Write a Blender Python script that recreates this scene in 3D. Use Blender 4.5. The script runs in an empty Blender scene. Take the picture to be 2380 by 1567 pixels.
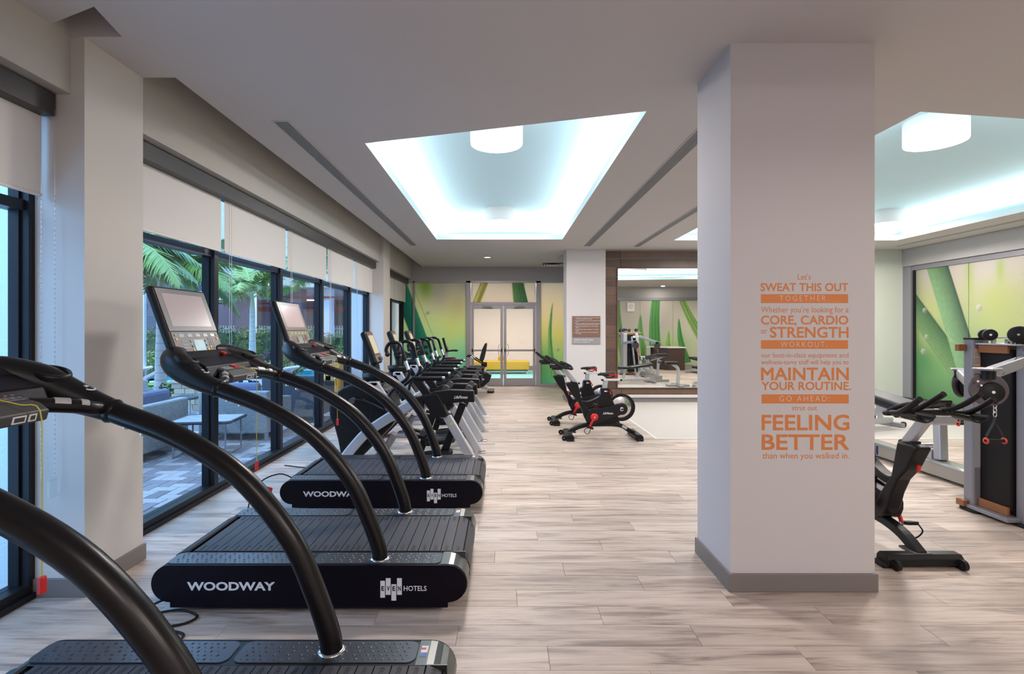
import bpy, bmesh, math, random
import numpy as np
from mathutils import Vector, Matrix, Euler
random.seed(7)
PI = math.pi
R = math.radians
sc = bpy.context.scene
COL = sc.collection

# ------------------------------------------------------------------ camera, world, lights, exposure
F = 1200.0
cam_d = bpy.data.cameras.new('camera')
cam_d.sensor_width = 36.0
cam_d.lens = 36.0 * F / 2380.0
cam_d.shift_x = (1190 - 1170) / 2380.0
cam_d.shift_y = (765 - 783.5) / 2380.0
cam_d.clip_start = 0.05
cam_d.clip_end = 300
cam = bpy.data.objects.new('camera', cam_d)
COL.objects.link(cam)
EYE = 1.565
cam.location = (0, 0, EYE)
cam.rotation_euler = (PI / 2, 0, 0)
sc.camera = cam

w = bpy.data.worlds.new('sky')
sc.world = w
w.use_nodes = True
bg = w.node_tree.nodes['Background']
bg.inputs[0].default_value = (0.41, 0.67, 1.0, 1)
bg.inputs[1].default_value = 5.6

vs = sc.view_settings
sc.display_settings.display_device = 'sRGB'
vs.view_transform = 'Standard'
vs.look = 'None'
vs.gamma = 1.0
vs.use_curve_mapping = False
vs.exposure = 0.0
sc.cycles.use_denoising = True
sc.cycles.max_bounces = 9
sc.cycles.diffuse_bounces = 4
sc.cycles.glossy_bounces = 4
sc.cycles.transparent_max_bounces = 16
sc.cycles.sample_clamp_indirect = 6.0


def area_light(name, loc, size, energy, color, rot=(0, 0, 0), size_y=None, shape='RECTANGLE', spread=PI):
    d = bpy.data.lights.new(name, 'AREA')
    d.energy = energy
    d.color = color
    d.shape = shape
    d.size = size
    if size_y and shape == 'RECTANGLE':
        d.size_y = size_y
    d.spread = spread
    o = bpy.data.objects.new(name, d)
    o.location = loc
    o.rotation_euler = rot
    COL.objects.link(o)
    return o


def pos(px, py, d):
    """world point seen at pixel (px,py) at depth d"""
    return Vector(((px - 1170) * d / F, d, EYE + (765 - py) * d / F))


WARM = (1.0, 0.87, 0.82)
COOL = (0.90, 0.96, 1.0)
ZC = 3.27            # ceiling height
COFFER_A = [(-1.27, 4.74), (1.12, 4.04), (1.12, 9.82), (-1.27, 9.82)]
COFFER_B = [(3.27, 4.05), (7.55, 4.66), (7.55, 9.92), (3.27, 9.92)]
LED_POWER = 8.5      # watts per metre of cove strip
DRUMS = [(-0.07, 5.3, 3.45), (-0.07, 9.2, 3.45), (4.40, 5.26, 3.45), (6.95, 9.35, 3.45), (4.40, 9.35, 3.45), (6.95, 5.26, 3.45)]
COFFER_ADDED = [(-1.27, -2.6), (4.1, -2.6), (4.1, 0.55), (-1.27, 0.30)]  # added behind the camera; its edge cuts rear light off the column top
DRUMS_ADDED = [(3.1, -0.2, 3.50), (3.1, -1.7, 3.50), (0.9, -1.7, 3.50)]  # unseen lamps added to light the room from behind the camera
DRUM_W = 90.0
REAR_W = 62.0
for i, (x, y, z) in enumerate(DRUMS):
    area_light('drum_light', (x, y, z - 0.03), 0.5, DRUM_W, (1.0, 0.86, 0.80), shape='DISK')
for i, (x, y, z) in enumerate(DRUMS_ADDED):
    area_light('drum_light', (x, y, z - 0.03), 0.5, REAR_W, WARM, shape='DISK')  # light of the added rear drums
DOWN = [(-0.38, 12.25), (6.25, 1.9)]
for (x, y) in DOWN:
    area_light('downlight_lamp', (x, y, ZC - 0.03), 0.14, 16, WARM, shape='DISK')
# corridor behind the glass doors
area_light('corridor_light', (0.0, 16.6, 3.0), 4.5, 330, (1.0, 0.82, 0.74), size_y=1.2)


def offset_poly(P, t):
    n = len(P)
    cx = sum(p[0] for p in P) / n
    cy = sum(p[1] for p in P) / n
    lines = []
    for i in range(n):
        a = Vector(P[i]); b = Vector(P[(i + 1) % n])
        d = (b - a).normalized()
        nrm = Vector((d.y, -d.x))
        if nrm.dot(a - Vector((cx, cy))) < 0:
            nrm = -nrm
        lines.append((a + nrm * t, d))
    out = []
    for i in range(n):
        p, d = lines[i - 1]; q, e = lines[i]
        den = d.x * e.y - d.y * e.x
        s = ((q.x - p.x) * e.y - (q.y - p.y) * e.x) / den
        out.append((p.x + d.x * s, p.y + d.y * s))
    return out


for P in (COFFER_A, COFFER_B):
    Q = offset_poly(P, 0.13)
    c = Vector((sum(p[0] for p in P) / 4, sum(p[1] for p in P) / 4))
    for i in range(4):
        a = Vector(Q[i]); b = Vector(Q[(i + 1) % 4])
        m = (a + b) / 2; L = (b - a).length
        ang = math.atan2((b - a).y, (b - a).x)
        # light points up and slightly inwards
        x_ax = Vector((math.cos(ang), math.sin(ang), 0))
        inward = Vector((c.x - m.x, c.y - m.y, 0))
        inward = (inward - x_ax * inward.dot(x_ax)).normalized()
        direction = (Vector((0, 0, 1)) + inward * 0.45).normalized()
        zax = -direction
        yax = zax.cross(x_ax).normalized()
        M = Matrix((x_ax, yax, zax)).transposed()
        o = area_light('cove_led', (m.x, m.y, ZC + 0.125), L, LED_POWER * L, COOL, size_y=0.05)
        o.rotation_euler = M.to_euler()

# ------------------------------------------------------------------ helpers


def cr(pts, n=6):
    """Catmull-Rom through pts"""
    P = [Vector(p) for p in pts]
    P = [P[0] * 2 - P[1]] + P + [P[-1] * 2 - P[-2]]
    out = []
    for i in range(1, len(P) - 2):
        for k in range(n):
            t = k / n
            a, b, c, d = P[i - 1], P[i], P[i + 1], P[i + 2]
            out.append(0.5 * ((2 * b) + (c - a) * t + (2 * a - 5 * b + 4 * c - d) * t * t + (3 * b - a - 3 * c + d) * t ** 3))
    out.append(P[-2].copy())
    return out


def crs(vals, n=6):
    return [v[0] for v in cr([(x, 0, 0) for x in vals], n)]


class MB:
    def __init__(self):
        self.v = []; self.f = []; self.m = []; self.s = []

    def add(self, vs_, fs, mi=0, smooth=False, M=None):
        k = len(self.v)
        for p in vs_:
            p = Vector(p)
            if M is not None:
                p = M @ p
            self.v.append(tuple(p))
        for f in fs:
            self.f.append(tuple(i + k for i in f)); self.m.append(mi); self.s.append(smooth)
        return self

    def box(self, x0, x1, y0, y1, z0, z1, mi=0, M=None):
        vs_ = [(x0, y0, z0), (x1, y0, z0), (x1, y1, z0), (x0, y1, z0), (x0, y0, z1), (x1, y0, z1), (x1, y1, z1), (x0, y1, z1)]
        fs = [(0, 3, 2, 1), (4, 5, 6, 7), (0, 1, 5, 4), (1, 2, 6, 5), (2, 3, 7, 6), (3, 0, 4, 7)]
        return self.add(vs_, fs, mi, False, M)

    def cbox(self, c, s, rot=(0, 0, 0), mi=0):
        M = Matrix.Translation(c) @ Euler(rot).to_matrix().to_4x4()
        return self.box(-s[0] / 2, s[0] / 2, -s[1] / 2, s[1] / 2, -s[2] / 2, s[2] / 2, mi, M)

    def bar(self, a, b, w, h, mi=0, up=(0, 1, 0)):
        """rectangular bar from a to b; w along 'up', h across"""
        a = Vector(a); b = Vector(b)
        z = (b - a).normalized(); u = Vector(up)
        u = (u - z * u.dot(z)).normalized(); v = z.cross(u)
        vs_ = []
        for p in (a, b):
            for (s, t) in ((-1, -1), (1, -1), (1, 1), (-1, 1)):
                vs_.append(p + u * w / 2 * s + v * h / 2 * t)
        return self.add(vs_, [(0, 1, 2, 3), (7, 6, 5, 4), (0, 4, 5, 1), (1, 5, 6, 2), (2, 6, 7, 3), (3, 7, 4, 0)], mi)

    def sweep(self, pts, w, h, mi=0, up=(0, 1, 0), smooth=False):
        """rect section along a path; w along up"""
        P = [Vector(p) for p in pts]
        n = len(P)
        ws = w if isinstance(w, (list, tuple)) else [w] * n
        hs = h if isinstance(h, (list, tuple)) else [h] * n
        vs_ = []
        U = Vector(up)
        for i, p in enumerate(P):
            t = (P[min(i + 1, n - 1)] - P[max(i - 1, 0)]).normalized()
            u = (U - t * U.dot(t)).normalized(); v = t.cross(u)
            for (s, q) in ((-1, -1), (1, -1), (1, 1), (-1, 1)):
                vs_.append(p + u * ws[i] / 2 * s + v * hs[i] / 2 * q)
        fs = [(0, 1, 2, 3), tuple(4 * (n - 1) + k for k in (3, 2, 1, 0))]
        for i in range(n - 1):
            for k in range(4):
                a = 4 * i + k; b = 4 * i + (k + 1) % 4
                fs.append((a, a + 4, b + 4, b))
        return self.add(vs_, fs, mi, smooth)

    def prism(self, poly, a0, a1, axis='y', mi=0, M=None):
        def P(u, v, a):
            return {'y': (u, a, v), 'x': (a, u, v), 'z': (u, v, a)}[axis]
        n = len(poly)
        vs_ = [P(u, v, a0) for (u, v) in poly] + [P(u, v, a1) for (u, v) in poly]
        fs = [tuple(range(n)), tuple(range(2 * n - 1, n - 1, -1))]
        for i in range(n):
            j = (i + 1) % n
            fs.append((i, i + n, j + n, j))
        return self.add(vs_, fs, mi, False, M)

    def tube(self, pts, r, n=10, mi=0, caps=True, closed=False, sy=1.0, up=None):
        P = [Vector(p) for p in pts]
        N = len(P)
        rs = list(r) if isinstance(r, (list, tuple)) else [r] * N
        vs_ = []
        prev = None
        for i, p in enumerate(P):
            if closed:
                t = (P[(i + 1) % N] - P[i - 1]).normalized()
            else:
                t = (P[min(i + 1, N - 1)] - P[max(i - 1, 0)]).normalized()
            if prev is None:
                u = Vector(up) if up else (Vector((0, 0, 1)) if abs(t.z) < 0.9 else Vector((1, 0, 0)))
            else:
                u = prev
            u = (u - t * u.dot(t)).normalized()
            prev = u
            v = t.cross(u)
            for k in range(n):
                a = 2 * PI * k / n
                vs_.append(p + u * rs[i] * math.cos(a) + v * rs[i] * sy * math.sin(a))
        fs = []
        M_ = N if closed else N - 1
        for i in range(M_):
            for k in range(n):
                a = i * n + k; b = i * n + (k + 1) % n
                c = ((i + 1) % N) * n + (k + 1) % n; d = ((i + 1) % N) * n + k
                fs.append((a, b, c, d))
        self.add(vs_, fs, mi, True)
        if caps and not closed:
            self.add(vs_[:n], [tuple(range(n - 1, -1, -1))], mi)
            self.add(vs_[-n:], [tuple(range(n))], mi)
        return self

    def cyl(self, a, b, r, n=16, mi=0, r2=None):
        return self.tube([a, b], [r, r if r2 is None else r2], n, mi)

    def lathe(self, prof, c=(0, 0, 0), axis=(0, 0, 1), n=20, mi=0, smooth=True):
        z = Vector(axis).normalized()
        u = Vector((1, 0, 0)) if abs(z.x) < 0.9 else Vector((0, 1, 0))
        u = (u - z * u.dot(z)).normalized(); v = z.cross(u)
        c = Vector(c)
        vs_ = []
        for (r, h) in prof:
            for k in range(n):
                a = 2 * PI * k / n
                vs_.append(c + z * h + u * r * math.cos(a) + v * r * math.sin(a))
        fs = []
        for i in range(len(prof) - 1):
            for k in range(n):
                a = i * n + k; b = i * n + (k + 1) % n
                fs.append((a, b, b + n, a + n))
        return self.add(vs_, fs, mi, smooth)

    def disc(self, c, r, axis=(0, 0, 1), n=20, mi=0, h=0.002):
        z = Vector(axis).normalized()
        return self.tube([Vector(c), Vector(c) + z * h], r, n, mi)

    def sphere(self, c, r, mi=0, n=12, m=8, sc_=(1, 1, 1)):
        prof = []
        for i in range(m + 1):
            a = -PI / 2 + PI * i / m
            prof.append((max(r * math.cos(a), 1e-5), r * math.sin(a)))
        k = len(self.v)
        self.lathe(prof, (0, 0, 0), (0, 0, 1), n, mi)
        for i in range(k, len(self.v)):
            p = self.v[i]
            self.v[i] = (c[0] + p[0] * sc_[0], c[1] + p[1] * sc_[1], c[2] + p[2] * sc_[2])
        return self

    def mesh(self, name, mats):
        me = bpy.data.meshes.new(name)
        me.from_pydata(self.v, [], self.f)
        for m in (mats if isinstance(mats, (list, tuple)) else [mats]):
            me.materials.append(m)
        me.polygons.foreach_set('material_index', self.m)
        me.polygons.foreach_set('use_smooth', self.s)
        bm = bmesh.new(); bm.from_mesh(me)
        bmesh.ops.recalc_face_normals(bm, faces=bm.faces)
        bm.to_mesh(me); bm.free()
        me.update()
        return me

    def build(self, name, mats, parent=None, loc=(0, 0, 0), rot=(0, 0, 0), bevel=0.0, seg=2):
        o = bpy.data.objects.new(name, self.mesh(name, mats))
        COL.objects.link(o)
        o.parent = parent
        o.location = loc; o.rotation_euler = rot
        if bevel > 0:
            b = o.modifiers.new('bevel', 'BEVEL')
            b.width = bevel; b.segments = seg; b.limit_method = 'ANGLE'; b.angle_limit = R(35)
            b.harden_normals = False
        return o


def put(name, me, parent=None, loc=(0, 0, 0), rot=(0, 0, 0), scale=(1, 1, 1)):
    o = bpy.data.objects.new(name, me)
    COL.objects.link(o)
    o.parent = parent; o.location = loc; o.rotation_euler = rot; o.scale = scale
    return o


def tag(o, label, cat, group=None):
    o['label'] = label; o['category'] = cat
    if group:
        o['group'] = group
    return o


def thing(name, label, cat, loc=(0, 0, 0), rz=0, group=None):
    o = bpy.data.objects.new(name, None)
    COL.objects.link(o)
    o.empty_display_size = 0.1
    o.location = loc; o.rotation_euler = (0, 0, rz)
    return tag(o, label, cat, group)


def struct(o):
    o['kind'] = 'structure'
    return o


KIDS = {}


def dup(root, loc, rz, label):
    def rec(o, par):
        c = o.copy()
        COL.objects.link(c)
        c.parent = par
        for ch in o.children:
            rec(ch, c)
        return c
    c = rec(root, None)
    c.location = loc; c.rotation_euler = (0, 0, rz)
    c['label'] = label
    return c


def text_mesh(s, height, width=None, weight=0.0, shear=0.0, spacing=1.0, depth=0.0006, align='LEFT'):
    """mesh data of a text in XY plane, cap height = height; fitted to width"""
    cu = bpy.data.curves.new('txt', 'FONT')
    cu.body = s
    cu.size = 1.0
    cu.offset = weight
    cu.shear = shear
    cu.space_character = spacing
    cu.extrude = 0.0
    cu.resolution_u = 3
    o = bpy.data.objects.new('txt', cu)
    COL.objects.link(o)
    dg = bpy.context.evaluated_depsgraph_get()
    dg.update()
    me = bpy.data.meshes.new_from_object(o.evaluated_get(dg))
    bpy.data.objects.remove(o)
    co = np.zeros(len(me.vertices) * 3)
    me.vertices.foreach_get('co', co)
    co = co.reshape(-1, 3)
    sy = height / 0.69
    co[:, :2] *= sy
    x0, x1 = co[:, 0].min(), co[:, 0].max()
    co[:, 0] -= x0
    if width:
        co[:, 0] *= width / (x1 - x0)
    co[:, 2] = 0
    me.vertices.foreach_set('co', co.ravel())
    me.update()
    return me


def text(name, s, m, height, width=None, parent=None, loc=(0, 0, 0), rot=(0, 0, 0), bold=0.0, **k):
    me = text_mesh(s, height, width, **k)
    if bold:          # thicker strokes: the same outlines laid over each other a fraction apart
        e = bold * height
        mb = MB()
        for i, (x, y) in enumerate(((-e, -e), (e, -e), (e, e), (-e, e), (0, 0))):
            merge_text(mb, me, Matrix.Translation((x, y, i * .00003)))
        me = mb.mesh(name, m)
        return put(name, me, parent, loc, rot)
    me.materials.append(m)
    return put(name, me, parent, loc, rot)


def merge_text(mb, me, M, mi=0):
    """append a text mesh into an MB"""
    mb.add([v.co for v in me.vertices], [tuple(p.vertices) for p in me.polygons], mi, False, M)

# ------------------------------------------------------------------ materials


def mat(name, color, rough=0.5, metal=0.0, bump=0.0, bscale=80.0, var=0.0, vscale=4.0, coat=0.0, spec=0.5, emit=0.0, trans=0.0, sheen=0.0):
    m = bpy.data.materials.new(name)
    m.use_nodes = True
    nt = m.node_tree; b = nt.nodes['Principled BSDF']
    c = (*color, 1)
    b.inputs['Base Color'].default_value = c
    b.inputs['Roughness'].default_value = rough
    b.inputs['Metallic'].default_value = metal
    b.inputs['Coat Weight'].default_value = coat
    b.inputs['Specular IOR Level'].default_value = spec
    b.inputs['Transmission Weight'].default_value = trans
    if emit:
        b.inputs['Emission Color'].default_value = c
        b.inputs['Emission Strength'].default_value = emit
    tc = None
    if bump or var:
        tc = nt.nodes.new('ShaderNodeTexCoord')
    if var:
        n = nt.nodes.new('ShaderNodeTexNoise'); n.inputs['Scale'].default_value = vscale; n.inputs['Detail'].default_value = 4
        nt.links.new(tc.outputs['Object'], n.inputs['Vector'])
        mx = nt.nodes.new('ShaderNodeMix'); mx.data_type = 'RGBA'
        mx.inputs[6].default_value = tuple(min(1, x * (1 + var)) for x in color) + (1,)
        mx.inputs[7].default_value = tuple(x * (1 - var) for x in color) + (1,)
        nt.links.new(n.outputs['Fac'], mx.inputs[0])
        nt.links.new(mx.outputs[2], b.inputs['Base Color'])
    if bump:
        n = nt.nodes.new('ShaderNodeTexNoise'); n.inputs['Scale'].default_value = bscale; n.inputs['Detail'].default_value = 3
        nt.links.new(tc.outputs['Object'], n.inputs['Vector'])
        bp = nt.nodes.new('ShaderNodeBump'); bp.inputs['Strength'].default_value = bump; bp.inputs['Distance'].default_value = 0.01
        nt.links.new(n.outputs['Fac'], bp.inputs['Height'])
        nt.links.new(bp.outputs['Normal'], b.inputs['Normal'])
    return m


def glass_mat(name, tint=(0.86, 0.93, 1.0), refl=0.06):
    m = bpy.data.materials.new(name); m.use_nodes = True
    nt = m.node_tree; nt.nodes.clear()
    out = nt.nodes.new('ShaderNodeOutputMaterial')
    tr = nt.nodes.new('ShaderNodeBsdfTransparent'); tr.inputs[0].default_value = (*tint, 1)
    gl = nt.nodes.new('ShaderNodeBsdfGlossy'); gl.inputs['Roughness'].default_value = 0.0
    lw = nt.nodes.new('ShaderNodeLayerWeight')
    pw = nt.nodes.new('ShaderNodeMath'); pw.operation = 'POWER'; pw.inputs[1].default_value = 4.0
    nt.links.new(lw.outputs['Facing'], pw.inputs[0])
    fr = nt.nodes.new('ShaderNodeMath'); fr.operation = 'MULTIPLY_ADD'; fr.inputs[1].default_value = 0.45; fr.inputs[2].default_value = refl * .5
    nt.links.new(pw.outputs[0], fr.inputs[0])
    mx = nt.nodes.new('ShaderNodeMixShader')
    nt.links.new(fr.outputs[0], mx.inputs[0])
    nt.links.new(tr.outputs[0], mx.inputs[1]); nt.links.new(gl.outputs[0], mx.inputs[2])
    nt.links.new(mx.outputs[0], out.inputs[0])
    return m


MT = {}
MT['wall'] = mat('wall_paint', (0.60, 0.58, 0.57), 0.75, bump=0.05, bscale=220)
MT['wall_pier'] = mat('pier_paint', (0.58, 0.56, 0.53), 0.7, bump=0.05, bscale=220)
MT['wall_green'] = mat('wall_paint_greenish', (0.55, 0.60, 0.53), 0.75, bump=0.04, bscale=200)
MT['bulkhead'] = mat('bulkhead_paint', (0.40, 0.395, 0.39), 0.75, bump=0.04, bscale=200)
MT['column'] = mat('column_paint', (0.55, 0.53, 0.54), 0.7, bump=0.04, bscale=260)
MT['ceiling'] = mat('ceiling_paint', (0.53, 0.505, 0.50), 0.85, bump=0.03, bscale=200)
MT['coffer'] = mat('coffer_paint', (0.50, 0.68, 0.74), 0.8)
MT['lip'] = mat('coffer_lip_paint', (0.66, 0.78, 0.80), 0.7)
MT['base'] = mat('baseboard_vinyl', (0.185, 0.165, 0.16), 0.45)
MT['black'] = mat('black_metal', (0.009, 0.009, 0.012), 0.35, spec=0.3, bump=0.03, bscale=500)
MT['satin'] = mat('satin_black_tube', (0.006, 0.005, 0.006), 0.30, spec=0.32)
MT['plastic'] = mat('black_plastic', (0.007, 0.007, 0.008), 0.38, spec=0.28, bump=0.06, bscale=600)
MT['gloss'] = mat('gloss_black', (0.01, 0.01, 0.012), 0.15)
MT['rubber'] = mat('black_rubber', (0.011, 0.011, 0.013), 0.5, spec=0.28, bump=0.1, bscale=300)
MT['panelblack'] = mat('side_panel_black', (0.004, 0.003, 0.008), 0.4, spec=0.15, bump=0.03, bscale=300)
MT['dark_grey'] = mat('dark_grey_plastic', (0.055, 0.055, 0.058), 0.45)
MT['endmetal'] = mat('dark_brushed_metal', (0.12, 0.125, 0.12), 0.3, metal=0.9)
MT['chrome'] = mat('chrome', (0.7, 0.7, 0.72), 0.18, metal=1.0)
MT['steel'] = mat('silver_paint', (0.46, 0.47, 0.50), 0.34, metal=0.35)
MT['steel2'] = mat('grey_silver_paint', (0.27, 0.27, 0.30), 0.38, metal=0.3)
MT['alu'] = mat('door_aluminium', (0.42, 0.40, 0.41), 0.4, metal=0.4)
MT['red'] = mat('red_plastic', (0.62, 0.02, 0.02), 0.35)
MT['orange'] = mat('orange_vinyl', (0.62, 0.20, 0.05), 0.55)
MT['white'] = mat('white_print', (0.75, 0.75, 0.78), 0.5)
MT['whiteplas'] = mat('white_plastic', (0.72, 0.70, 0.68), 0.4)
MT['frame'] = mat('window_frame_black', (0.010, 0.011, 0.015), 0.35, spec=0.3)
MT['valence'] = mat('valence_dark', (0.035, 0.032, 0.032), 0.45)
MT['glass'] = glass_mat('window_glass')
MT['glass2'] = glass_mat('door_glass', (0.97, 0.98, 0.97))
MT['screen'] = mat('screen_painted_reflection', (0.40, 0.30, 0.30), 0.22, coat=0.6)  # switched-off screen; pinkish base colour carries the room's reflection
MT['screenlit'] = mat('screen_pale', (0.55, 0.50, 0.36), 0.3, coat=0.4)
MT['bezel'] = mat('console_bezel', (0.085, 0.066, 0.062), 0.3, coat=0.3)
MT['keypad'] = mat('console_keypad', (0.15, 0.115, 0.11), 0.4)
MT['lcd'] = mat('lcd_pale', (0.33, 0.37, 0.33), 0.15, coat=0.6)
MT['yellow'] = mat('yellow_button', (0.75, 0.45, 0.04), 0.4)
MT['green'] = mat('green_button', (0.16, 0.30, 0.10), 0.4)
MT['blue'] = mat('blue_button', (0.06, 0.12, 0.40), 0.4)
MT['lcdgreen'] = mat('lcd_green', (0.25, 0.32, 0.02), 0.3)
MT['cord'] = mat('yellow_cord', (0.55, 0.55, 0.05), 0.6)
MT['mirror'] = mat('mirror_silver', (0.86, 0.88, 0.85), 0.0, metal=1.0)
MT['lampside'] = mat('lamp_shade_white', (0.80, 0.77, 0.75), 0.6, emit=0.06)
MT['lampglow'] = mat('lamp_diffuser_glow', (1.0, 0.95, 0.92), 0.5, emit=5.0)
MT['downglow'] = mat('downlight_glow', (1.0, 0.85, 0.80), 0.5, emit=4.0)
MT['vent'] = mat('vent_grey', (0.24, 0.25, 0.27), 0.5)
MT['pad'] = mat('vinyl_pad_black', (0.013, 0.013, 0.015), 0.38, spec=0.35, bump=0.05, bscale=200)
MT['woodtrim'] = mat('orange_wood_trim', (0.26, 0.10, 0.035), 0.4, var=0.2, vscale=12)
MT['rubberfloor'] = mat('rubber_floor', (0.44, 0.42, 0.39), 0.5, var=0.06, vscale=60)
MT['floortrim'] = mat('floor_trim', (0.66, 0.64, 0.60), 0.4)
# ------------------------------------------------------------------ floor: vinyl planks
PW, PL = 0.182, 1.22


def floor_mat():
    m = bpy.data.materials.new('wood_plank_vinyl'); m.use_nodes = True
    nt = m.node_tree; N = nt.nodes; L = nt.links
    b = N['Principled BSDF']
    g = N.new('ShaderNodeNewGeometry')
    sp = N.new('ShaderNodeSeparateXYZ'); L.new(g.outputs['Position'], sp.inputs[0])

    def math_(op, a, b_=None, c=None):
        n = N.new('ShaderNodeMath'); n.operation = op
        for i, x in enumerate((a, b_, c)):
            if x is None: continue
            if isinstance(x, (int, float)): n.inputs[i].default_value = x
            else: L.new(x, n.inputs[i])
        return n.outputs[0]
    row = math_('FLOOR', math_('DIVIDE', sp.outputs['Y'], PW))
    off = math_('MULTIPLY', math_('FRACT', math_('MULTIPLY', row, 0.371)), PL)
    ix = math_('FLOOR', math_('DIVIDE', math_('ADD', sp.outputs['X'], off), PL))
    cid = N.new('ShaderNodeCombineXYZ'); L.new(row, cid.inputs[0]); L.new(ix, cid.inputs[1])
    wn = N.new('ShaderNodeTexWhiteNoise'); wn.noise_dimensions = '2D'; L.new(cid.outputs[0], wn.inputs['Vector'])
    # grain coordinates, shifted per plank
    cc = N.new('ShaderNodeCombineXYZ')
    L.new(math_('ADD', math_('MULTIPLY', sp.outputs['X'], 1.0), math_('MULTIPLY', wn.outputs['Value'], 37.0)), cc.inputs[0])
    L.new(math_('MULTIPLY', sp.outputs['Y'], 9.0), cc.inputs[1])
    L.new(wn.outputs['Value'], cc.inputs[2])
    n1 = N.new('ShaderNodeTexNoise'); n1.inputs['Scale'].default_value = 1.6; n1.inputs['Detail'].default_value = 5; n1.inputs['Roughness'].default_value = 0.62
    n1.inputs['Distortion'].default_value = 0.6
    L.new(cc.outputs[0], n1.inputs['Vector'])
    c2 = N.new('ShaderNodeCombineXYZ')
    L.new(math_('ADD', math_('MULTIPLY', sp.outputs['X'], 3.0), math_('MULTIPLY', wn.outputs['Value'], 11.0)), c2.inputs[0])
    L.new(math_('MULTIPLY', sp.outputs['Y'], 70.0), c2.inputs[1])
    n2 = N.new('ShaderNodeTexNoise'); n2.inputs['Scale'].default_value = 1.0; n2.inputs['Detail'].default_value = 3
    L.new(c2.outputs[0], n2.inputs['Vector'])
    rp = N.new('ShaderNodeValToRGB')
    e = rp.color_ramp.elements
    e[0].position = 0.22; e[0].color = (0.07, 0.052, 0.045, 1)
    e[1].position = 0.75; e[1].color = (0.62, 0.53, 0.465, 1)
    e.new(0.37).color = (0.24, 0.185, 0.16, 1)
    e.new(0.50).color = (0.44, 0.365, 0.31, 1)
    mixn = math_('ADD', math_('MULTIPLY', n1.outputs['Fac'], 0.72), math_('MULTIPLY', n2.outputs['Fac'], 0.28))
    L.new(mixn, rp.inputs[0])
    v = math_('ADD', 0.86, math_('MULTIPLY', wn.outputs['Value'], 0.28))
    hs = N.new('ShaderNodeHueSaturation'); L.new(v, hs.inputs['Value']); L.new(rp.outputs[0], hs.inputs['Color'])
    L.new(hs.outputs[0], b.inputs['Base Color'])
    b.inputs['Roughness'].default_value = 0.42
    rr = math_('ADD', 0.34, math_('MULTIPLY', n1.outputs['Fac'], 0.2))
    L.new(rr, b.inputs['Roughness'])
    bp = N.new('ShaderNodeBump'); bp.inputs['Strength'].default_value = 0.12; bp.inputs['Distance'].default_value = 0.004
    L.new(mixn, bp.inputs['Height']); L.new(bp.outputs[0], b.inputs['Normal'])
    return m


MT['plank'] = floor_mat()
MT['subfloor'] = mat('plank_joint_dark', (0.10, 0.08, 0.07), 0.9)
XR = 8.7
floor = struct(MB().box(-2.86, XR + 0.2, -3.2, 14.25, -0.12, -0.004).build('floor', MT['subfloor']))
RF = (2.17, XR, 7.36, 11.06)     # rubber floor zone


def clip_plank(x0, x1, y0, y1):
    """keep planks inside the room, outside the rubber zone"""
    x0 = max(x0, -2.76); x1 = min(x1, XR); y1 = min(y1, 14.18)
    if x1 - x0 < 0.01 or y1 - y0 < 0.01: return []
    a, b_, c, d = RF
    if y1 <= c or y0 >= d or x1 <= a: return [(x0, x1, y0, y1)]
    out = []
    if y0 < c: out.append((x0, x1, y0, c))
    if y1 > d: out.append((x0, x1, d, y1))
    ya, yb = max(y0, c), min(y1, d)
    if x0 < a and yb > ya: out.append((x0, a, ya, yb))
    return out


planks = []
for r in range(int(math.floor(-3.0 / PW)), int(14.3 / PW) + 1):
    off = ((r * 0.371) % 1.0) * PL
    i0 = int(math.floor((-2.8 + off) / PL)); i1 = int(math.ceil((XR + off) / PL))
    for i in range(i0, i1):
        for q in clip_plank(i * PL - off, (i + 1) * PL - off, r * PW, (r + 1) * PW):
            planks.append(q)
T_RECT = [(-1.95, -0.2, 2.84, 3.75), (-1.95, -0.2, 4.43, 5.34), (-1.95, -0.2, 1.25, 2.16)]


def vis(q):
    x0, x1, y0, y1 = q
    if y1 < 2.33: return False
    xl, xr = -0.98 * y1, 1.01 * y1
    if x1 < xl or x0 > xr: return False
    if any(x0 > a and x1 < b_ and y0 > c and y1 < d for a, b_, c, d in T_RECT): return False
    return x0 > -2.9


planks.sort(key=lambda q: (not vis(q), q[2]))
G = 0.0006
near_, rest_ = planks[:295], planks[295:]


def plank_mb(mb, q):
    x0, x1, y0, y1 = q
    c = 0.0012
    x0 += G; x1 -= G; y0 += G; y1 -= G
    v = [(x0, y0, -0.004), (x1, y0, -0.004), (x1, y1, -0.004), (x0, y1, -0.004),
         (x0, y0, -c), (x1, y0, -c), (x1, y1, -c), (x0, y1, -c),
         (x0 + c, y0 + c, 0), (x1 - c, y0 + c, 0), (x1 - c, y1 - c, 0), (x0 + c, y1 - c, 0)]
    f = []
    for k in (0, 4):
        for i in range(4):
            j = (i + 1) % 4
            f.append((k + i, k + j, k + 4 + j, k + 4 + i))
    f.append((8, 9, 10, 11))
    mb.add(v, f)


for q in near_:
    mb = MB(); plank_mb(mb, q); mb.build('plank', MT['plank'], floor)
mb = MB()
for q in rest_: plank_mb(mb, q)
o = mb.build('plank_field', MT['plank'], floor); o['kind'] = 'stuff'

MB().box(RF[0] + .03, RF[1], RF[2] + .03, RF[3], -0.004, 0.001).build('rubber_mat', MT['rubberfloor'], floor)
MB().box(RF[0], RF[1], RF[2], RF[2] + .03, -0.004, 0.002).box(RF[0], RF[0] + .03, RF[2] + .03, RF[3], -0.004, 0.002).build('edge_trim', MT['floortrim'], floor)

# ------------------------------------------------------------------ ceiling with two light coffers and the added rear one


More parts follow.
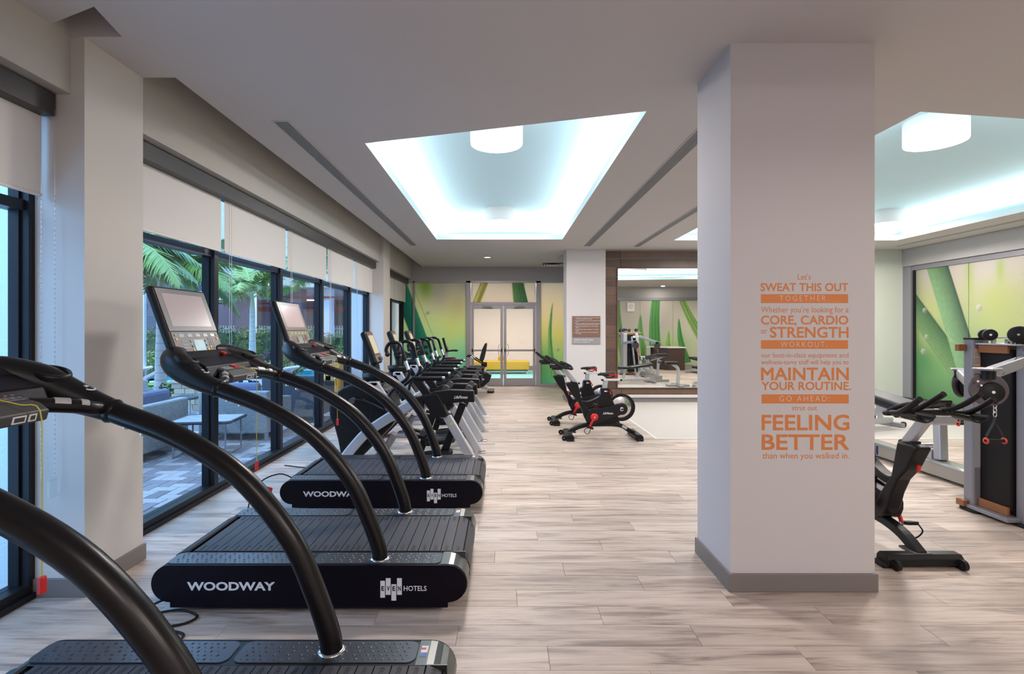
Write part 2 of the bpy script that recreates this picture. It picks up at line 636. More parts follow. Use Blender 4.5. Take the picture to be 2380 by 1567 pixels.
def ceil_mesh():
    bm = bmesh.new()

    def loop(pts):
        vs_ = [bm.verts.new((x, y, ZC)) for x, y in pts]
        for i in range(len(vs_)):
            bm.edges.new((vs_[i], vs_[(i + 1) % len(vs_)]))
    loop([(-2.225, 14.2), (-2.225, 3.5), (-2.62, 3.5), (-2.62, 3.012), (-2.225, 3.012), (-2.165, 2.73), (-2.66, 2.94), (-2.71, 2.78),
          (-2.71, -3.2), (XR + .2, -3.2), (XR + .2, 14.2)])
    loop(COFFER_A); loop(COFFER_B); loop(COFFER_ADDED)
    bmesh.ops.triangle_fill(bm, use_beauty=True, edges=bm.edges[:])
    for f in bm.faces:
        if f.normal.z > 0: f.normal_flip()
    # thickness of the board at its free edge
    me = bpy.data.meshes.new('ceiling'); bm.to_mesh(me); bm.free()
    me.materials.append(MT['ceiling'])
    return me


ceiling = struct(put('ceiling', ceil_mesh()))
edge = [(-2.225, 14.2), (-2.225, 3.5), (-2.62, 3.5), (-2.62, 3.012), (-2.225, 3.012), (-2.165, 2.73), (-2.66, 2.94), (-2.71, 2.78), (-2.71, -3.2)]
mb = MB()
for i in range(len(edge) - 1):
    a, b_ = edge[i], edge[i + 1]
    mb.add([(*a, ZC), (*b_, ZC), (*b_, ZC + .35), (*a, ZC + .35)], [(0, 1, 2, 3)])
mb.build('ceiling_edge', MT['ceiling'], ceiling)
MB().box(-3.0, XR + .4, -3.4, 14.6, 4.0, 4.2).build('roof_slab', MT['bulkhead'], ceiling)

for P in (COFFER_A, COFFER_B, COFFER_ADDED):
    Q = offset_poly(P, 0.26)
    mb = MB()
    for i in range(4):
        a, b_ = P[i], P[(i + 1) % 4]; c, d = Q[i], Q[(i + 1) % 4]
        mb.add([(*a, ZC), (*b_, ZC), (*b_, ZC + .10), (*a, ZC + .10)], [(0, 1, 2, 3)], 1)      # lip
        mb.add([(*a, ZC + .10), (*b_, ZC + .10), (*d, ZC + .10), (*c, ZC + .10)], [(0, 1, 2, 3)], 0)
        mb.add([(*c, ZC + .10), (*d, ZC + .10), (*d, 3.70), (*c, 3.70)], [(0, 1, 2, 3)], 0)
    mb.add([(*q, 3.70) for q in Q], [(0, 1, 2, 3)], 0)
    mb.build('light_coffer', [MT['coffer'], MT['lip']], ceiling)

# ------------------------------------------------------------------ walls
# rear and side shell
struct(MB().box(-2.86, 4.5, -3.35, -3.2, 0, 4.0).build('wall_rear', MT['wall']))
struct(MB().box(-3.0, -2.72, -3.2, 0.4, 0, 4.0).build('wall_left_rear', MT['wall_pier']))
struct(MB().box(4.4, 4.5, -3.2, 1.2, 0, 4.0).build('wall_partition', MT['wall']))
# right wall with bulkhead
struct(MB().box(XR, XR + .15, 0.9, 11.2, 0, 4.0).build('wall_right', MT['wall_green']))
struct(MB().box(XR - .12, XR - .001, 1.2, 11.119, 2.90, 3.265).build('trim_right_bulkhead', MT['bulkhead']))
# back wall, right part (green white) and feature wall
struct(MB().box(2.19, XR, 11.12, 11.3, 0, 4.0).build('wall_back_right', MT['wall_green']))
# bulkhead over the glass storefront
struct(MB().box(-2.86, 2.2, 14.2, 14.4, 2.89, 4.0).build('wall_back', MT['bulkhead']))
struct(MB().box(1.76, 2.2, 11.66, 14.35, 0, 4.0).build('wall_return', MT['wall']))


# columns
def col_box(name, x0, x1, y0, y1, m, base=True, z1=4.0):
    o = struct(MB().box(x0, x1, y0, y1, 0, z1).build(name, m))
    if base:
        t = 0.014
        b_ = MB().box(x0 - t, x1 + t, y0 - t, y1 + t, 0.001, 0.108).build('baseboard', MT['base'], o, bevel=0.003)
    return o


column = col_box('column_front', 1.355, 2.215, 3.08, 3.605, MT['column'], z1=ZC)
column2 = col_box('column_back', 1.355, 2.19, 11.06, 11.655, MT['wall'], z1=ZC)
# window wall piers
pier1 = struct(MB().box(-2.90, -2.45, 3.02, 3.51, 0, 4.0).build('wall_pier_near', MT['wall_pier']))
MB().box(-2.75, -2.436, 3.006, 3.524, 0.001, 0.108).build('baseboard', MT['base'], pier1, bevel=0.003)
pier2 = struct(MB().box(-2.90, -2.45, 10.55, 11.15, 0, 4.0).build('wall_pier_far', MT['wall_pier']))
MB().box(-2.75, -2.436, 10.536, 11.164, 0.001, 0.108).build('baseboard', MT['base'], pier2, bevel=0.003)
# bulkhead above the windows
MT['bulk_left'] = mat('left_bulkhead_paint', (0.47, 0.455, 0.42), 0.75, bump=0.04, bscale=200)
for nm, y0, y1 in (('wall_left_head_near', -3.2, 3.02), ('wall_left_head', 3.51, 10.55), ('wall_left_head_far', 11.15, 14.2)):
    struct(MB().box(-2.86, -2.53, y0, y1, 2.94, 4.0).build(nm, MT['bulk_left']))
# column baseboards of long walls
struct(MB().box(2.2, XR - .01, 11.105, 11.119, 0.001, 0.108).build('baseboard_back_right', MT['base']))
struct(MB().box(XR - .014, XR - .001, 1.22, 11.1, 0.001, 0.108).build('baseboard_right', MT['base']))

# ------------------------------------------------------------------ windows on the left
FX0, FX1 = -2.86, -2.74
ZT = 2.94


def window(idx, ys, shade_gap=0.02):
    """ys: mullion centre positions (edges included)"""
    W = bpy.data.objects.new('window_%d' % idx, None); COL.objects.link(W); W['kind'] = 'structure'
    y0, y1 = ys[0], ys[-1]
    MB().box(FX0, FX1, y0, y1, 0.0, 0.085).box(FX1, FX1 + .02, y0, y1, 0.0, 0.035).build('window_sill', MT['frame'], W, bevel=0.002)
    MB().box(FX0, FX1 - .02, y0, y1, 2.25, 2.31).build('transom_bar', MT['frame'], W)
    MB().box(FX0, FX1, y0, y1, 2.86, 2.94).build('head_frame', MT['frame'], W)
    for y in ys:
        MB().box(FX0, FX1, y - .035, y + .035, 0.085, 2.86).box(FX0 + .02, FX1 - .045, y - .05, y + .05, 0.085, 2.86).build('mullion', MT['frame'], W)
    for i in range(len(ys) - 1):
        a, b_ = ys[i] + .035, ys[i + 1] - .035
        MB().box(-2.812, -2.806, a, b_, 0.085, 2.25).build('window_pane', MT['glass'], W)
        MB().box(-2.812, -2.806, a, b_, 2.31, 2.86).build('window_pane', MT['glass'], W)
    return W


W1 = [3.515, 4.93, 6.38, 7.84, 9.27, 10.545]
W2 = [11.155, 12.65, 14.16]
W0 = [0.4, 1.7, 3.015]
for i, ys in enumerate((W0, W1, W2)):
    window(i + 1, ys)

# valances and roller shades
MT['shade'] = bpy.data.materials.new('shade_fabric'); MT['shade'].use_nodes = True
nt = MT['shade'].node_tree; nt.nodes.clear()
_o = nt.nodes.new('ShaderNodeOutputMaterial'); _d = nt.nodes.new('ShaderNodeBsdfDiffuse'); _t = nt.nodes.new('ShaderNodeBsdfTranslucent'); _m = nt.nodes.new('ShaderNodeMixShader')
_d.inputs[0].default_value = (0.82, 0.79, 0.75, 1); _t.inputs[0].default_value = (0.6, 0.6, 0.58, 1); _m.inputs[0].default_value = 0.18
nt.links.new(_d.outputs[0], _m.inputs[1]); nt.links.new(_t.outputs[0], _m.inputs[2]); nt.links.new(_m.outputs[0], _o.inputs[0])


def shade(y0, y1, zb, label):
    t = thing('roller_blind', label, 'roller shade', (-2.68, (y0 + y1) / 2, zb), 0, 'roller shades over the patio windows')
    h = (y1 - y0) / 2
    MB().box(-.0008, .0008, -h, h, 0.02, 2.90 - zb).build('shade_fabric', MT['shade'], t)
    MB().tube([(0, -h, .012), (0, h, .012)], .012, 8, sy=.5).build('hem_bar', MT['whiteplas'], t)
    return t


lab = ['pale roller shade over the first tall patio pane past the near pier', 'pale roller shade over the second patio pane, palm below it',
       'pale roller shade over the third patio pane from the near pier', 'pale roller shade over the fourth patio pane, above the orange lantern box',
       'pale roller shade over the fifth patio pane, beside the far pier']
for i in range(5):
    a, b_ = W1[i], W1[i + 1]
    t = shade(a + (.0 if i == 0 else .03), b_ - (0.0 if i == 4 else .03), 2.295, lab[i])
    if i:
        for dy in (0.055, 0.095):
            y = -(b_ - a) / 2 + dy + .02
            MB().tube([(0.025, y, .55), (0.025, y, -1.35)], .0022, 5).build('pull_chain', MT['whiteplas'], t)
for i in range(2):
    shade(W2[i] + .02, W2[i + 1] - .02, 2.295, ['pale roller shade just past the far pier', 'pale roller shade in the back corner by the mural'][i])
shade(W0[0], W0[1] - .03, 2.33, 'roller shade beside the camera, over the near window')
t = shade(W0[1] + .03, W0[2] - .02, 2.33, 'large roller shade hanging before the near pier')
for i, dy in enumerate((0.0, 0.085)):
    mb = MB()
    for k in range(58):
        mb.sphere((0, 0, -k * .028), .0045, n=5, m=4)
    mb.tube([(0, 0, 0.5), (0, 0, -1.62)], .0014, 4)
    mb.build('pull_chain', MT['chrome'], t, loc=(0.05 + 0.04 * i, .575 + dy * .5, 0.0))
MB().box(-.012, .012, -.035, .035, -.05, .05).sphere((0, 0, .05), .015).build('chain_tensioner', MT['glass2'], t, loc=(0.09, .61, -1.68), bevel=.004)
for nm, y0, y1 in (('near', 0.4, 3.0), ('mid', 3.515, 10.545), ('far', 11.16, 14.16)):
    tag(MB().box(-2.70, -2.60, y0, y1, 2.80, 2.93).build('valance_box', MT['valence'], bevel=.004),
        {'near': 'dark shade valance box ending at the near pier', 'mid': 'long dark valance box above the five patio shades', 'far': 'short dark valance box beyond the far pier'}[nm], 'valance')

# ------------------------------------------------------------------ ceiling fixtures


def slot(x0, x1, y0, y1, label):
    t = thing('slot_diffuser', label, 'air vent', ((x0 + x1) / 2, y0, ZC), 0, 'linear slot diffusers in the ceiling')
    w_ = (x1 - x0) / 2; L = y1 - y0
    mb = MB()
    for a, b_ in ((-w_ - .012, -w_), (w_, w_ + .012)):
        mb.box(a, b_, -.012, L + .012, -.006, .0)
    mb.box(-w_, w_, -.012, 0, -.006, 0).box(-w_, w_, L, L + .012, -.006, 0)
    mb.build('vent_frame', MT['ceiling'], t)
    MB().box(-w_, w_, 0, L, -.001, 0.0).build('backing', MT['dark_grey'], t)
    n = 9
    for i in range(n):
        x = -w_ + (i + .5) * 2 * w_ / n
        MB().box(x - .0042, x + .0042, 0, L, -.005, -.0011).build('vent_blade', MT['vent'], t)
    return t


slot(-1.885, -1.765, 4.23, 10.5, 'long grey slot diffuser in the ceiling on the window side')
slot(1.655, 1.785, 4.23, 10.6, 'long grey slot diffuser between the main light coffer and the wide column')
slot(2.69, 2.80, 4.23, 10.65, 'slot diffuser running to the wood clad mirror wall')
slot(8.05, 8.13, 4.3, 10.6, 'thin slot diffuser along the right wall mural')

DL = ['drum ceiling lamp in the main coffer, the nearer and larger one', 'drum ceiling lamp at the far end of the main coffer',
      'large drum ceiling lamp in the right hand coffer, cut by its edge', 'drum ceiling lamp in the far corner of the right hand coffer, beside the column',
      'drum ceiling lamp in the right coffer hidden behind the column', 'drum ceiling lamp in the right coffer beyond the picture edge']
for i, (x, y, z) in enumerate(DRUMS + DRUMS_ADDED):
    zt = 3.70
    t = thing('drum_ceiling_lamp', DL[i] if i < len(DRUMS) else ['added unseen drum lamp just behind the camera to the right', 'added unseen drum lamp at the rear wall near the partition', 'added unseen drum lamp at the middle of the rear coffer'][i - len(DRUMS)], 'ceiling lamp', (x, y, z), 0, 'white drum ceiling lamps')
    MB().lathe([(.27, .012), (.27, zt - z), (.262, zt - z), (.262, .012), (.27, .012)], n=48).build('lamp_shade', MT['lampside'], t)
    MB().disc((0, 0, .012), .264, n=48, h=.004).build('diffuser', MT['lampglow'], t)
for i, (x, y) in enumerate(DOWN):
    t = thing('downlight', ['small recessed downlight before the glass doors', 'recessed downlight seen in the mirror, above the reception desk'][i], 'downlight', (x, y, ZC), 0, 'recessed round downlights')
    MB().lathe([(.075, -.001), (.10, -.001), (.10, -.006), (.078, -.010), (.075, -.001)], n=24).build('trim_ring', MT['whiteplas'], t)
    MB().disc((0, 0, -.004), .074, n=24, h=.002).build('lens', MT['downglow'], t)
t = MB().lathe([(.001, -.008), (.11, -.006), (.125, 0)], (-0.34, 10.44, ZC), n=28).build('ceiling_speaker', MT['ceiling'])
tag(t, 'flat round ceiling speaker beyond the main coffer', 'speaker')
t = thing('ceiling_vent', 'square louvred ceiling vent at the corner of the back column', 'air vent', (1.30, 13.6, ZC))
MB().box(-.3, .3, -.3, .3, -.003, 0).build('backing', MT['dark_grey'], t)
for k in range(4):
    s = .30 - .07 * k
    mb = MB()
    for a in range(4):
        M = Matrix.Rotation(a * PI / 2, 4, 'Z')
        mb.add([(-s, -s, -.012), (s, -s, -.012), (s - .035, -s + .035, -.003), (-s + .035, -s + .035, -.003)], [(0, 1, 2, 3)], 0, False, M)
    mb.build('vent_blade', MT['whiteplas'], t)
t = thing('ceiling_vent', 'small slotted return vent beside the back column', 'air vent', (1.42, 12.3, ZC))
MB().box(-.1, .1, -.3, .3, -.006, 0).build('vent_frame', MT['vent'], t)
for k in range(5):
    MB().box(-.085 + .04 * k - .008, -.085 + .04 * k + .008, -.28, .28, -.010, -.006).build('vent_blade', MT['whiteplas'], t)

# ------------------------------------------------------------------ murals (printed film): vertex painted print


def smooth(a, b_, x):
    t = np.clip((x - a) / (b_ - a), 0, 1)
    return t * t * (3 - 2 * t)


def paint(U, V, base, blobs, blades, drops=()):
    """U,V metres -> RGB"""
    C = np.zeros(U.shape + (3,))
    stops = base
    vv = V
    for k in range(3):
        C[..., k] = np.interp(vv, [s[0] for s in stops], [s[1][k] for s in stops])
    for (u, v, ru, rv, col, a) in blobs:
        d = ((U - u) / ru) ** 2 + ((V - v) / rv) ** 2
        m = a * np.exp(-d)
        for k in range(3):
            C[..., k] = C[..., k] * (1 - m) + col[k] * m
    for (u0, v0, u1, v1, w_, cA, cB, taper, stripes) in blades:
        dx, dy = u1 - u0, v1 - v0; L = math.hypot(dx, dy)
        t = ((U - u0) * dx + (V - v0) * dy) / (L * L)
        s = ((U - u0) * -dy + (V - v0) * dx) / L
        s = s - 0.05 * L * np.sin(np.clip(t, 0, 1) * PI) * (1 if taper else 0)
        ww = w_ * (np.sqrt(np.clip(1 - t, 0, 1)) if taper else 1.0)
        m = smooth(ww / 2, ww / 2 - 0.014, np.abs(s)) * (t > 0) * (t < 1)
        q = np.clip(s / (w_ + 1e-6) + .5, 0, 1)
        st = 0.5 + 0.5 * np.sin(s * stripes)
        nz = 0.5 + 0.5 * np.sin(U * 23 + 4 * np.sin(V * 9)) * np.sin(V * 17 + 3 * np.sin(U * 11))
        sh = 0.66 + 0.34 * st
        for k in range(3):
            c = (cA[k] * (1 - q ** 1.4) + cB[k] * q ** 1.4) * sh * (0.93 + 0.12 * nz)
            C[..., k] = C[..., k] * (1 - m) + c * m
    for (u, v, r) in drops:
        d = np.sqrt((U - u) ** 2 + (V - v) ** 2) / r
        m = smooth(1.0, 0.85, d)
        hl = 0.35 + 0.6 * np.clip(((U - u) - (V - v)) / r * -0.5 + 0.3, 0, 1)
        for k in range(3):
            C[..., k] = C[..., k] * (1 - m) + m * (C[..., k] * 0.4 + 0.5 * hl)
    return np.clip(C, 0, 1)


def calm(C, g=0.80, d=0.22):
    m = C.mean(axis=-1, keepdims=True)
    return (C * (1 - d) + m * d) * g


def print_mat(name, trans, rough=0.35):
    m = bpy.data.materials.new(name); m.use_nodes = True
    nt = m.node_tree; N = nt.nodes; b = N['Principled BSDF']
    a = N.new('ShaderNodeVertexColor'); a.layer_name = 'print'
    nt.links.new(a.outputs[0], b.inputs['Base Color'])
    b.inputs['Roughness'].default_value = rough
    if trans:
        tr = N.new('ShaderNodeBsdfTranslucent'); nt.links.new(a.outputs[0], tr.inputs[0])
        mx = N.new('ShaderNodeMixShader'); mx.inputs[0].default_value = trans
        nt.links.new(b.outputs[0], mx.inputs[1]); nt.links.new(tr.outputs[0], mx.inputs[2])
        nt.links.new(mx.outputs[0], N['Material Output'].inputs[0])
    return m


MT['film'] = print_mat('mural_film', 0.55)
MT['print'] = print_mat('mural_print', 0.0)


def mural_panel(name, u0, u1, v0, v1, P, m, parent, fn, res=0.016, thick=0.01):
    """P maps (u,v)->(x,y,z); fn(U,V)->rgb"""
    nu = max(2, int((u1 - u0) / res)); nv = max(2, int((v1 - v0) / res))
    us = np.linspace(u0, u1, nu); vs_ = np.linspace(v0, v1, nv)
    U, V = np.meshgrid(us, vs_)
    C = fn(U, V)
    verts = [P(float(a), float(b_)) for a, b_ in zip(U.ravel(), V.ravel())]
    idx = np.arange(nu * nv).reshape(nv, nu)
    faces = np.stack([idx[:-1, :-1], idx[:-1, 1:], idx[1:, 1:], idx[1:, :-1]], -1).reshape(-1, 4).tolist()
    me = bpy.data.meshes.new(name); me.from_pydata(verts, [], faces)
    ca = me.color_attributes.new('print', 'FLOAT_COLOR', 'POINT')
    data = np.ones((nu * nv, 4)); data[:, :3] = C.reshape(-1, 3)
    ca.data.foreach_set('color', data.ravel())
    me.materials.append(m)
    o = put(name, me, parent)
    if thick:
        s = o.modifiers.new('thickness', 'SOLIDIFY'); s.thickness = thick; s.offset = 0
    return o


TEAL = (0.03, 0.30, 0.24); GRN = (0.10, 0.36, 0.08); LGR = (0.30, 0.55, 0.10); YEL = (0.66, 0.66, 0.18); LILAC = (0.60, 0.56, 0.52); CREAM = (0.85, 0.76, 0.66)
# back storefront, coordinates: world x and z


def back_fn(U, V):
    c1 = paint(U, V, [(0, (0.32, 0.70, 0.58)), (0.9, (0.50, 0.76, 0.54)), (1.7, (0.70, 0.80, 0.48)), (2.4, (0.74, 0.76, 0.54)), (2.9, (0.66, 0.72, 0.56))],
               [(-1.75, 2.65, .35, .55, LILAC, .95), (-2.15, 2.75, .2, .35, (0.35, 0.52, 0.08), .8), (-1.25, 2.2, .3, .5, (0.62, 0.58, 0.40), .8),
                (-1.35, 1.5, .35, .5, (0.70, 0.74, 0.32), .7), (-1.2, 0.6, .3, .6, (0.34, 0.68, 0.50), .8), (-1.1, 2.8, .25, .3, LILAC, .8)],
               [(-2.95, 3.0, -1.75, -0.2, 0.42, TEAL, (0.12, 0.50, 0.36), 0, 150), (-2.5, 2.75, -1.75, 0.9, 0.03, (0.5, 0.6, 0.35), (0.5, 0.6, 0.35), 0, 10)],
               [(-2.1, 2.02, .06)])
    c2 = paint(U, V, [(0, (0.22, 0.60, 0.42)), (0.7, (0.50, 0.70, 0.34)), (1.4, (0.76, 0.74, 0.34)), (2.1, (0.88, 0.80, 0.60)), (2.9, (0.95, 0.90, 0.82))],
               [(1.1, .5, .25, .6, (0.12, 0.42, 0.16), .6)],
               [(0.62, 0.0, 1.45, 3.4, 0.0001, GRN, GRN, 1, 60), (1.42, 0.2, 1.36, 2.3, 0.18, (0.30, 0.60, 0.30), (0.4, 0.64, 0.30), 1, 60)], [(1.50, 1.0, .05)])
    c3 = paint(U, V, [(0, (0.7, 0.6, 0.5)), (2.9, (0.92, 0.86, 0.76))], [(-0.55, 2.9, .25, .3, (0.95, 0.9, 0.8), .8)],
               [(-0.78, 2.2, -0.42, 3.1, 0.22, YEL, (0.75, 0.7, 0.4), 0, 40), (0.50, 2.2, 0.44, 4.0, 0.42, (0.10, 0.36, 0.16), (0.40, 0.55, 0.25), 1, 90)])
    out = np.where((U < -0.95)[..., None], c1, np.where((U > 0.9)[..., None], c2, c3))
    return out


store = struct(bpy.data.objects.new('wall_glass_storefront', None)); COL.objects.link(store)
PB = lambda u, v: (u, 14.26, v)
for a, b_, z0, z1 in ((-2.80, -2.49, .06, 2.84), (-2.44, -1.03, .06, 2.84), (1.03, 1.75, .06, 2.84), (-.85, .86, 2.30, 2.84)):
    mural_panel('mural_pane', a, b_, z0, z1, PB, MT['film'], store, back_fn)
fr = [(-2.84, -2.80), (-2.49, -2.44), (-1.03, -0.90), (0.90, 1.03)]
for a, b_ in fr:
    MB().box(a, b_, 14.20, 14.32, 0, 2.89).build('frame_post', MT['alu'], store, bevel=.003)
MB().box(-2.84, 1.75, 14.20, 14.32, 2.84, 2.89).build('frame_head', MT['alu'], store)
MB().box(-2.84, -.90, 14.20, 14.32, 0, .06).box(1.03, 1.75, 14.20, 14.32, 0, .06).build('frame_rail', MT['alu'], store)
MB().box(-.90, .90, 14.20, 14.32, 2.23, 2.30).build('frame_transom', MT['alu'], store, bevel=.003)

# the pair of doors: left leaf x -.86..-.0, right 0..+.86
for i, (x0, x1, hx) in enumerate(((-.89, -.008, -.09), (.008, .89, .09))):
    D = struct(bpy.data.objects.new('door_%d' % (i + 1), None)); COL.objects.link(D)
    D.location = (0, 14.255, 0)
    st = .075
    MB().box(x0, x0 + st, -.022, .022, .01, 2.225).box(x1 - st, x1, -.022, .022, .01, 2.225).box(x0 + st, x1 - st, -.022, .022, 2.12, 2.225).box(x0 + st, x1 - st, -.022, .022, .01, .21).build('door_frame', MT['alu'], D, bevel=.002)
    MB().box(x0 + st, x1 - st, -.004, .004, .21, 2.12).build('door_pane', MT['glass2'], D)
    pb = MB().tube([(x0 + .05, -.075, .985), (x1 - .05, -.075, .985)], .032, 12)
    p = pb.build('push_bar', MT['alu'], D)
    MB().cyl((x0 + .02, -.075, .985), (x0 + .055, -.075, .985), .037).cyl((x1 - .055, -.075, .985), (x1 - .02, -.075, .985), .037).box(x0 + .025, x0 + .05, -.07, -.02, .96, 1.01).box(x1 - .05, x1 - .025, -.07, -.02, .96, 1.01).build('end_cap', MT['black'], p)
    s = 1 if i else -1
    hb = [(s * .045, -.03, 1.16), (s * .045, -.07, 1.15), (s * .13, -.07, 1.12), (s * .13, -.07, .86), (s * .045, -.07, .83), (s * .045, -.03, .82)]
    MB().tube(cr([(a, .03 + .04 * (b_ + .03) / -.04, c) for a, b_, c in hb], 5), .009, 8).build('pull_handle', MT['chrome'], D)
    MB().box(s * .45 - .13, s * .45 + .13, -.07, -.022, 2.15, 2.20).tube([(s * .45, -.05, 2.15), (s * .28, -.14, 2.13), (s * .50, -.10, 2.16)], .008, 6).build('door_closer', MT['steel2'], D)
struct(MB().box(-.90, .90, 14.2, 14.32, 0, .009).build('trim_threshold', MT['alu']))

# corridor beyond
MT['teal'] = mat('teal_carpet', (0.16, 0.42, 0.45), 0.9, var=0.35, vscale=14, bump=.3, bscale=300)
struct(MB().box(-3.2, 3.2, 14.33, 19.7, -.1, -.001).build('floor_corridor', MT['teal']))
struct(MB().box(-3.2, 3.2, 19.7, 19.9, 0, 3.4).build('wall_corridor', mat('corridor_paint', (0.70, 0.60, 0.55), .8)))
struct(MB().box(-3.3, -3.2, 14.4, 19.7, 0, 3.4).build('wall_corridor_left', MT['wall']))
struct(MB().box(3.2, 3.3, 14.4, 19.7, 0, 3.4).build('wall_corridor_right', MT['wall']))
struct(MB().box(-3.3, 3.3, 14.4, 19.9, 3.3, 3.4).build('ceiling_corridor', MT['ceiling']))
struct(MB().box(-3.2, 3.2, 19.68, 19.699, 0, .16).build('baseboard_corridor', MT['base']))
MT['yfab'] = mat('yellow_upholstery', (0.42, 0.27, 0.02), .8, bump=.2, bscale=200)
t = thing('bench', 'long mustard yellow upholstered bench beyond the glass doors', 'bench', (-.08, 18.2, 0))
MB().box(-.98, .98, -.28, .28, .14, .45).build('seat', MT['yfab'], t, bevel=.03)
MB().box(-.93, .93, -.22, .22, .10, .14).build('plinth', MT['dark_grey'], t)
MB().tube([(0, .05, .45), (0, .05, .56)], .10, 14).sphere((0, .05, .56), .10).build('bolster', MT['yfab'], t)
for sx in (-.9, .9):
    for sy in (-.2, .2):
        MB().box(sx - .02, sx + .02, sy - .02, sy + .02, 0, .10).build('leg', MT['chrome'], t)

# right wall mural: coordinates u = world y, v = z


def right_fn(U, V):
    u = 10.95 - U      # 0 at the far end, grows towards the camera
    return calm(paint(u, V, [(0, (0.06, 0.26, 0.07)), (.8, (0.16, 0.40, 0.13)), (1.6, (0.38, 0.50, 0.18)), (2.3, (0.52, 0.52, 0.26)), (2.9, (0.62, 0.54, 0.46))],
                 [(0.0, 1.4, .22, 1.6, (0.01, 0.14, 0.05), .95), (.45, 1.9, .30, .7, (0.55, 0.62, 0.14), .85), (.5, 2.75, .25, .4, LILAC, .9),
                  (1.75, 2.8, .8, .5, LILAC, .95), (1.35, 2.5, .10, .5, (0.42, 0.55, 0.10), .8), (1.95, 2.6, .08, .25, (0.42, 0.55, 0.10), .9), (1.9, 2.0, .35, .45, (0.48, 0.58, 0.10), .8),
                  (2.2, 1.7, .4, .5, (0.45, 0.50, 0.16), .8), (.9, 1.1, .3, .5, (0.20, 0.48, 0.12), .8), (.3, .9, .3, .3, (0.04, 0.30, 0.06), .8)],
                 [(-.1, 2.2, 1.9, -.1, .46, (0.22, 0.46, 0.14), (0.03, 0.16, 0.06), 0, 130), (.55, 3.05, 1.55, 0.2, .50, (0.28, 0.60, 0.24), (0.03, 0.09, 0.06), 0, 150),
                  (0.1, 2.35, 1.0, 1.3, .03, (0.5, 0.55, 0.3), (0.5, 0.55, 0.3), 0, 10)],
                 [(.33, 1.95, .06), (.38, 1.4, .06), (.30, 1.1, .07), (1.55, 1.95, .07)]))


mr = struct(bpy.data.objects.new('wall_right_mural', None)); COL.objects.link(mr)
PR = lambda u, v: (XR - .03, u, v)
for a, b_ in ((9.62, 10.84), (8.38, 9.61), (7.14, 8.37), (5.9, 7.13)):
    mural_panel('mural_panel', a, b_, 0.12, 2.80, PR, MT['print'], mr, right_fn, thick=.012)
MB().box(XR - .07, XR - .001, 5.88, 11.0, 2.80, 2.895).box(XR - .10, XR - .001, 10.90, 11.118, 0.108, 2.895).build('frame', MT['steel2'], mr)
MB().box(XR - .06, XR - .02, 10.84, 10.90, 0.108, 2.80).box(XR - .045, XR - .02, 5.9, 10.84, 0.108, .12).build('shadow_gap', MT['black'], mr)
o = MB().box(-.035, .035, -.006, 0, -.06, .06).box(-.012, .012, -.01, -.006, -.03, .03).build('wall_outlet', MT['whiteplas'], None, loc=(7.92, 11.12, .56), bevel=.002)
o.location = (7.92, 11.12, .60)
tag(o, 'small white wall outlet on the pale green wall by the mural', 'outlet')


# rear mural wall, seen in the mirror: u = world x
def rear_fn(U, V):
    u = (U - 4.5)      # mirrored view: left in mirror = small x
    return paint(u, V, [(0, (0.24, 0.44, 0.12)), (.6, (0.36, 0.48, 0.22)), (1.3, (0.46, 0.43, 0.36)), (2.9, (0.42, 0.38, 0.34))],
                 [(3.3, 1.4, .8, 1.6, (0.75, 0.72, 0.58), .9), (2.6, .9, .6, .5, (0.36, 0.55, 0.18), .7), (1.6, .3, .6, .5, (0.25, 0.48, 0.12), .7)],
                 [(.55, -.2, .15, 3.6, .42, (0.05, 0.22, 0.05), (0.26, 0.46, 0.10), 1, 50), (1.35, -.2, 1.05, 2.15, .45, (0.10, 0.32, 0.07), (0.18, 0.42, 0.08), 1, 50),
                  (1.75, -.3, 2.0, 4.6, .56, (0.05, 0.26, 0.05), (0.10, 0.34, 0.09), 1, 50), (2.95, .2, 2.6, 2.0, .34, (0.05, 0.28, 0.06), (0.12, 0.40, 0.10), 1, 50),
                  (4.3, .2, 2.4, 3.6, .50, (0.22, 0.46, 0.10), (0.36, 0.55, 0.16), 1, 50), (2.3, .0, 2.2, 1.5, .34, (0.30, 0.52, 0.12), (0.25, 0.46, 0.10), 1, 40)],
                 [(1.55, 1.0, .06), (1.9, 1.9, .05)])


rw = struct(MB().box(4.4, XR, 1.0, 1.2, 0, 4.0).build('wall_rear_mural', MT['bulkhead']))
PRW = lambda u, v: (u, 1.215, v)
for a, b_ in ((4.52, 5.53), (5.54, 6.86), (6.87, 8.05)):
    mural_panel('mural_panel', a, b_, .11, 2.72, PRW, MT['print'], rw, rear_fn, thick=.012)
MB().box(8.06, 8.2, 1.2, 1.25, 0, 2.8).box(4.5, 8.2, 1.2, 1.25, 2.73, 2.84).build('frame', MT['steel2'], rw)
sp_ = thing('wall_speaker', 'square white wall speaker on the rear mural, seen in the mirror', 'speaker', (5.15, 1.222, 2.45))
MB().box(-.15, .15, 0, .05, -.18, .18).build('housing', MT['whiteplas'], sp_, bevel=.01)
MB().disc((0, .05, .03), .10, (0, 1, 0), 24, h=.004).build('grille', MT['wall'], sp_)

# ------------------------------------------------------------------ wood clad feature wall and mirror
MT['clad'] = mat('wood_cladding', (0.085, 0.048, 0.032), .42, var=.35, vscale=6)
MT['clad2'] = mat('wood_cladding_light', (0.125, 0.070, 0.045), .42, var=.3, vscale=6)
MT['strip'] = mat('aluminium_reveal', (0.42, 0.40, 0.38), .4, metal=.3)
YF = 11.06
fw = struct(MB().box(2.19, 6.2, YF + .03, YF + .06, .30, ZC).build('wall_feature', MT['strip']))


def yz(py): return EYE + (765 - py) * YF / F


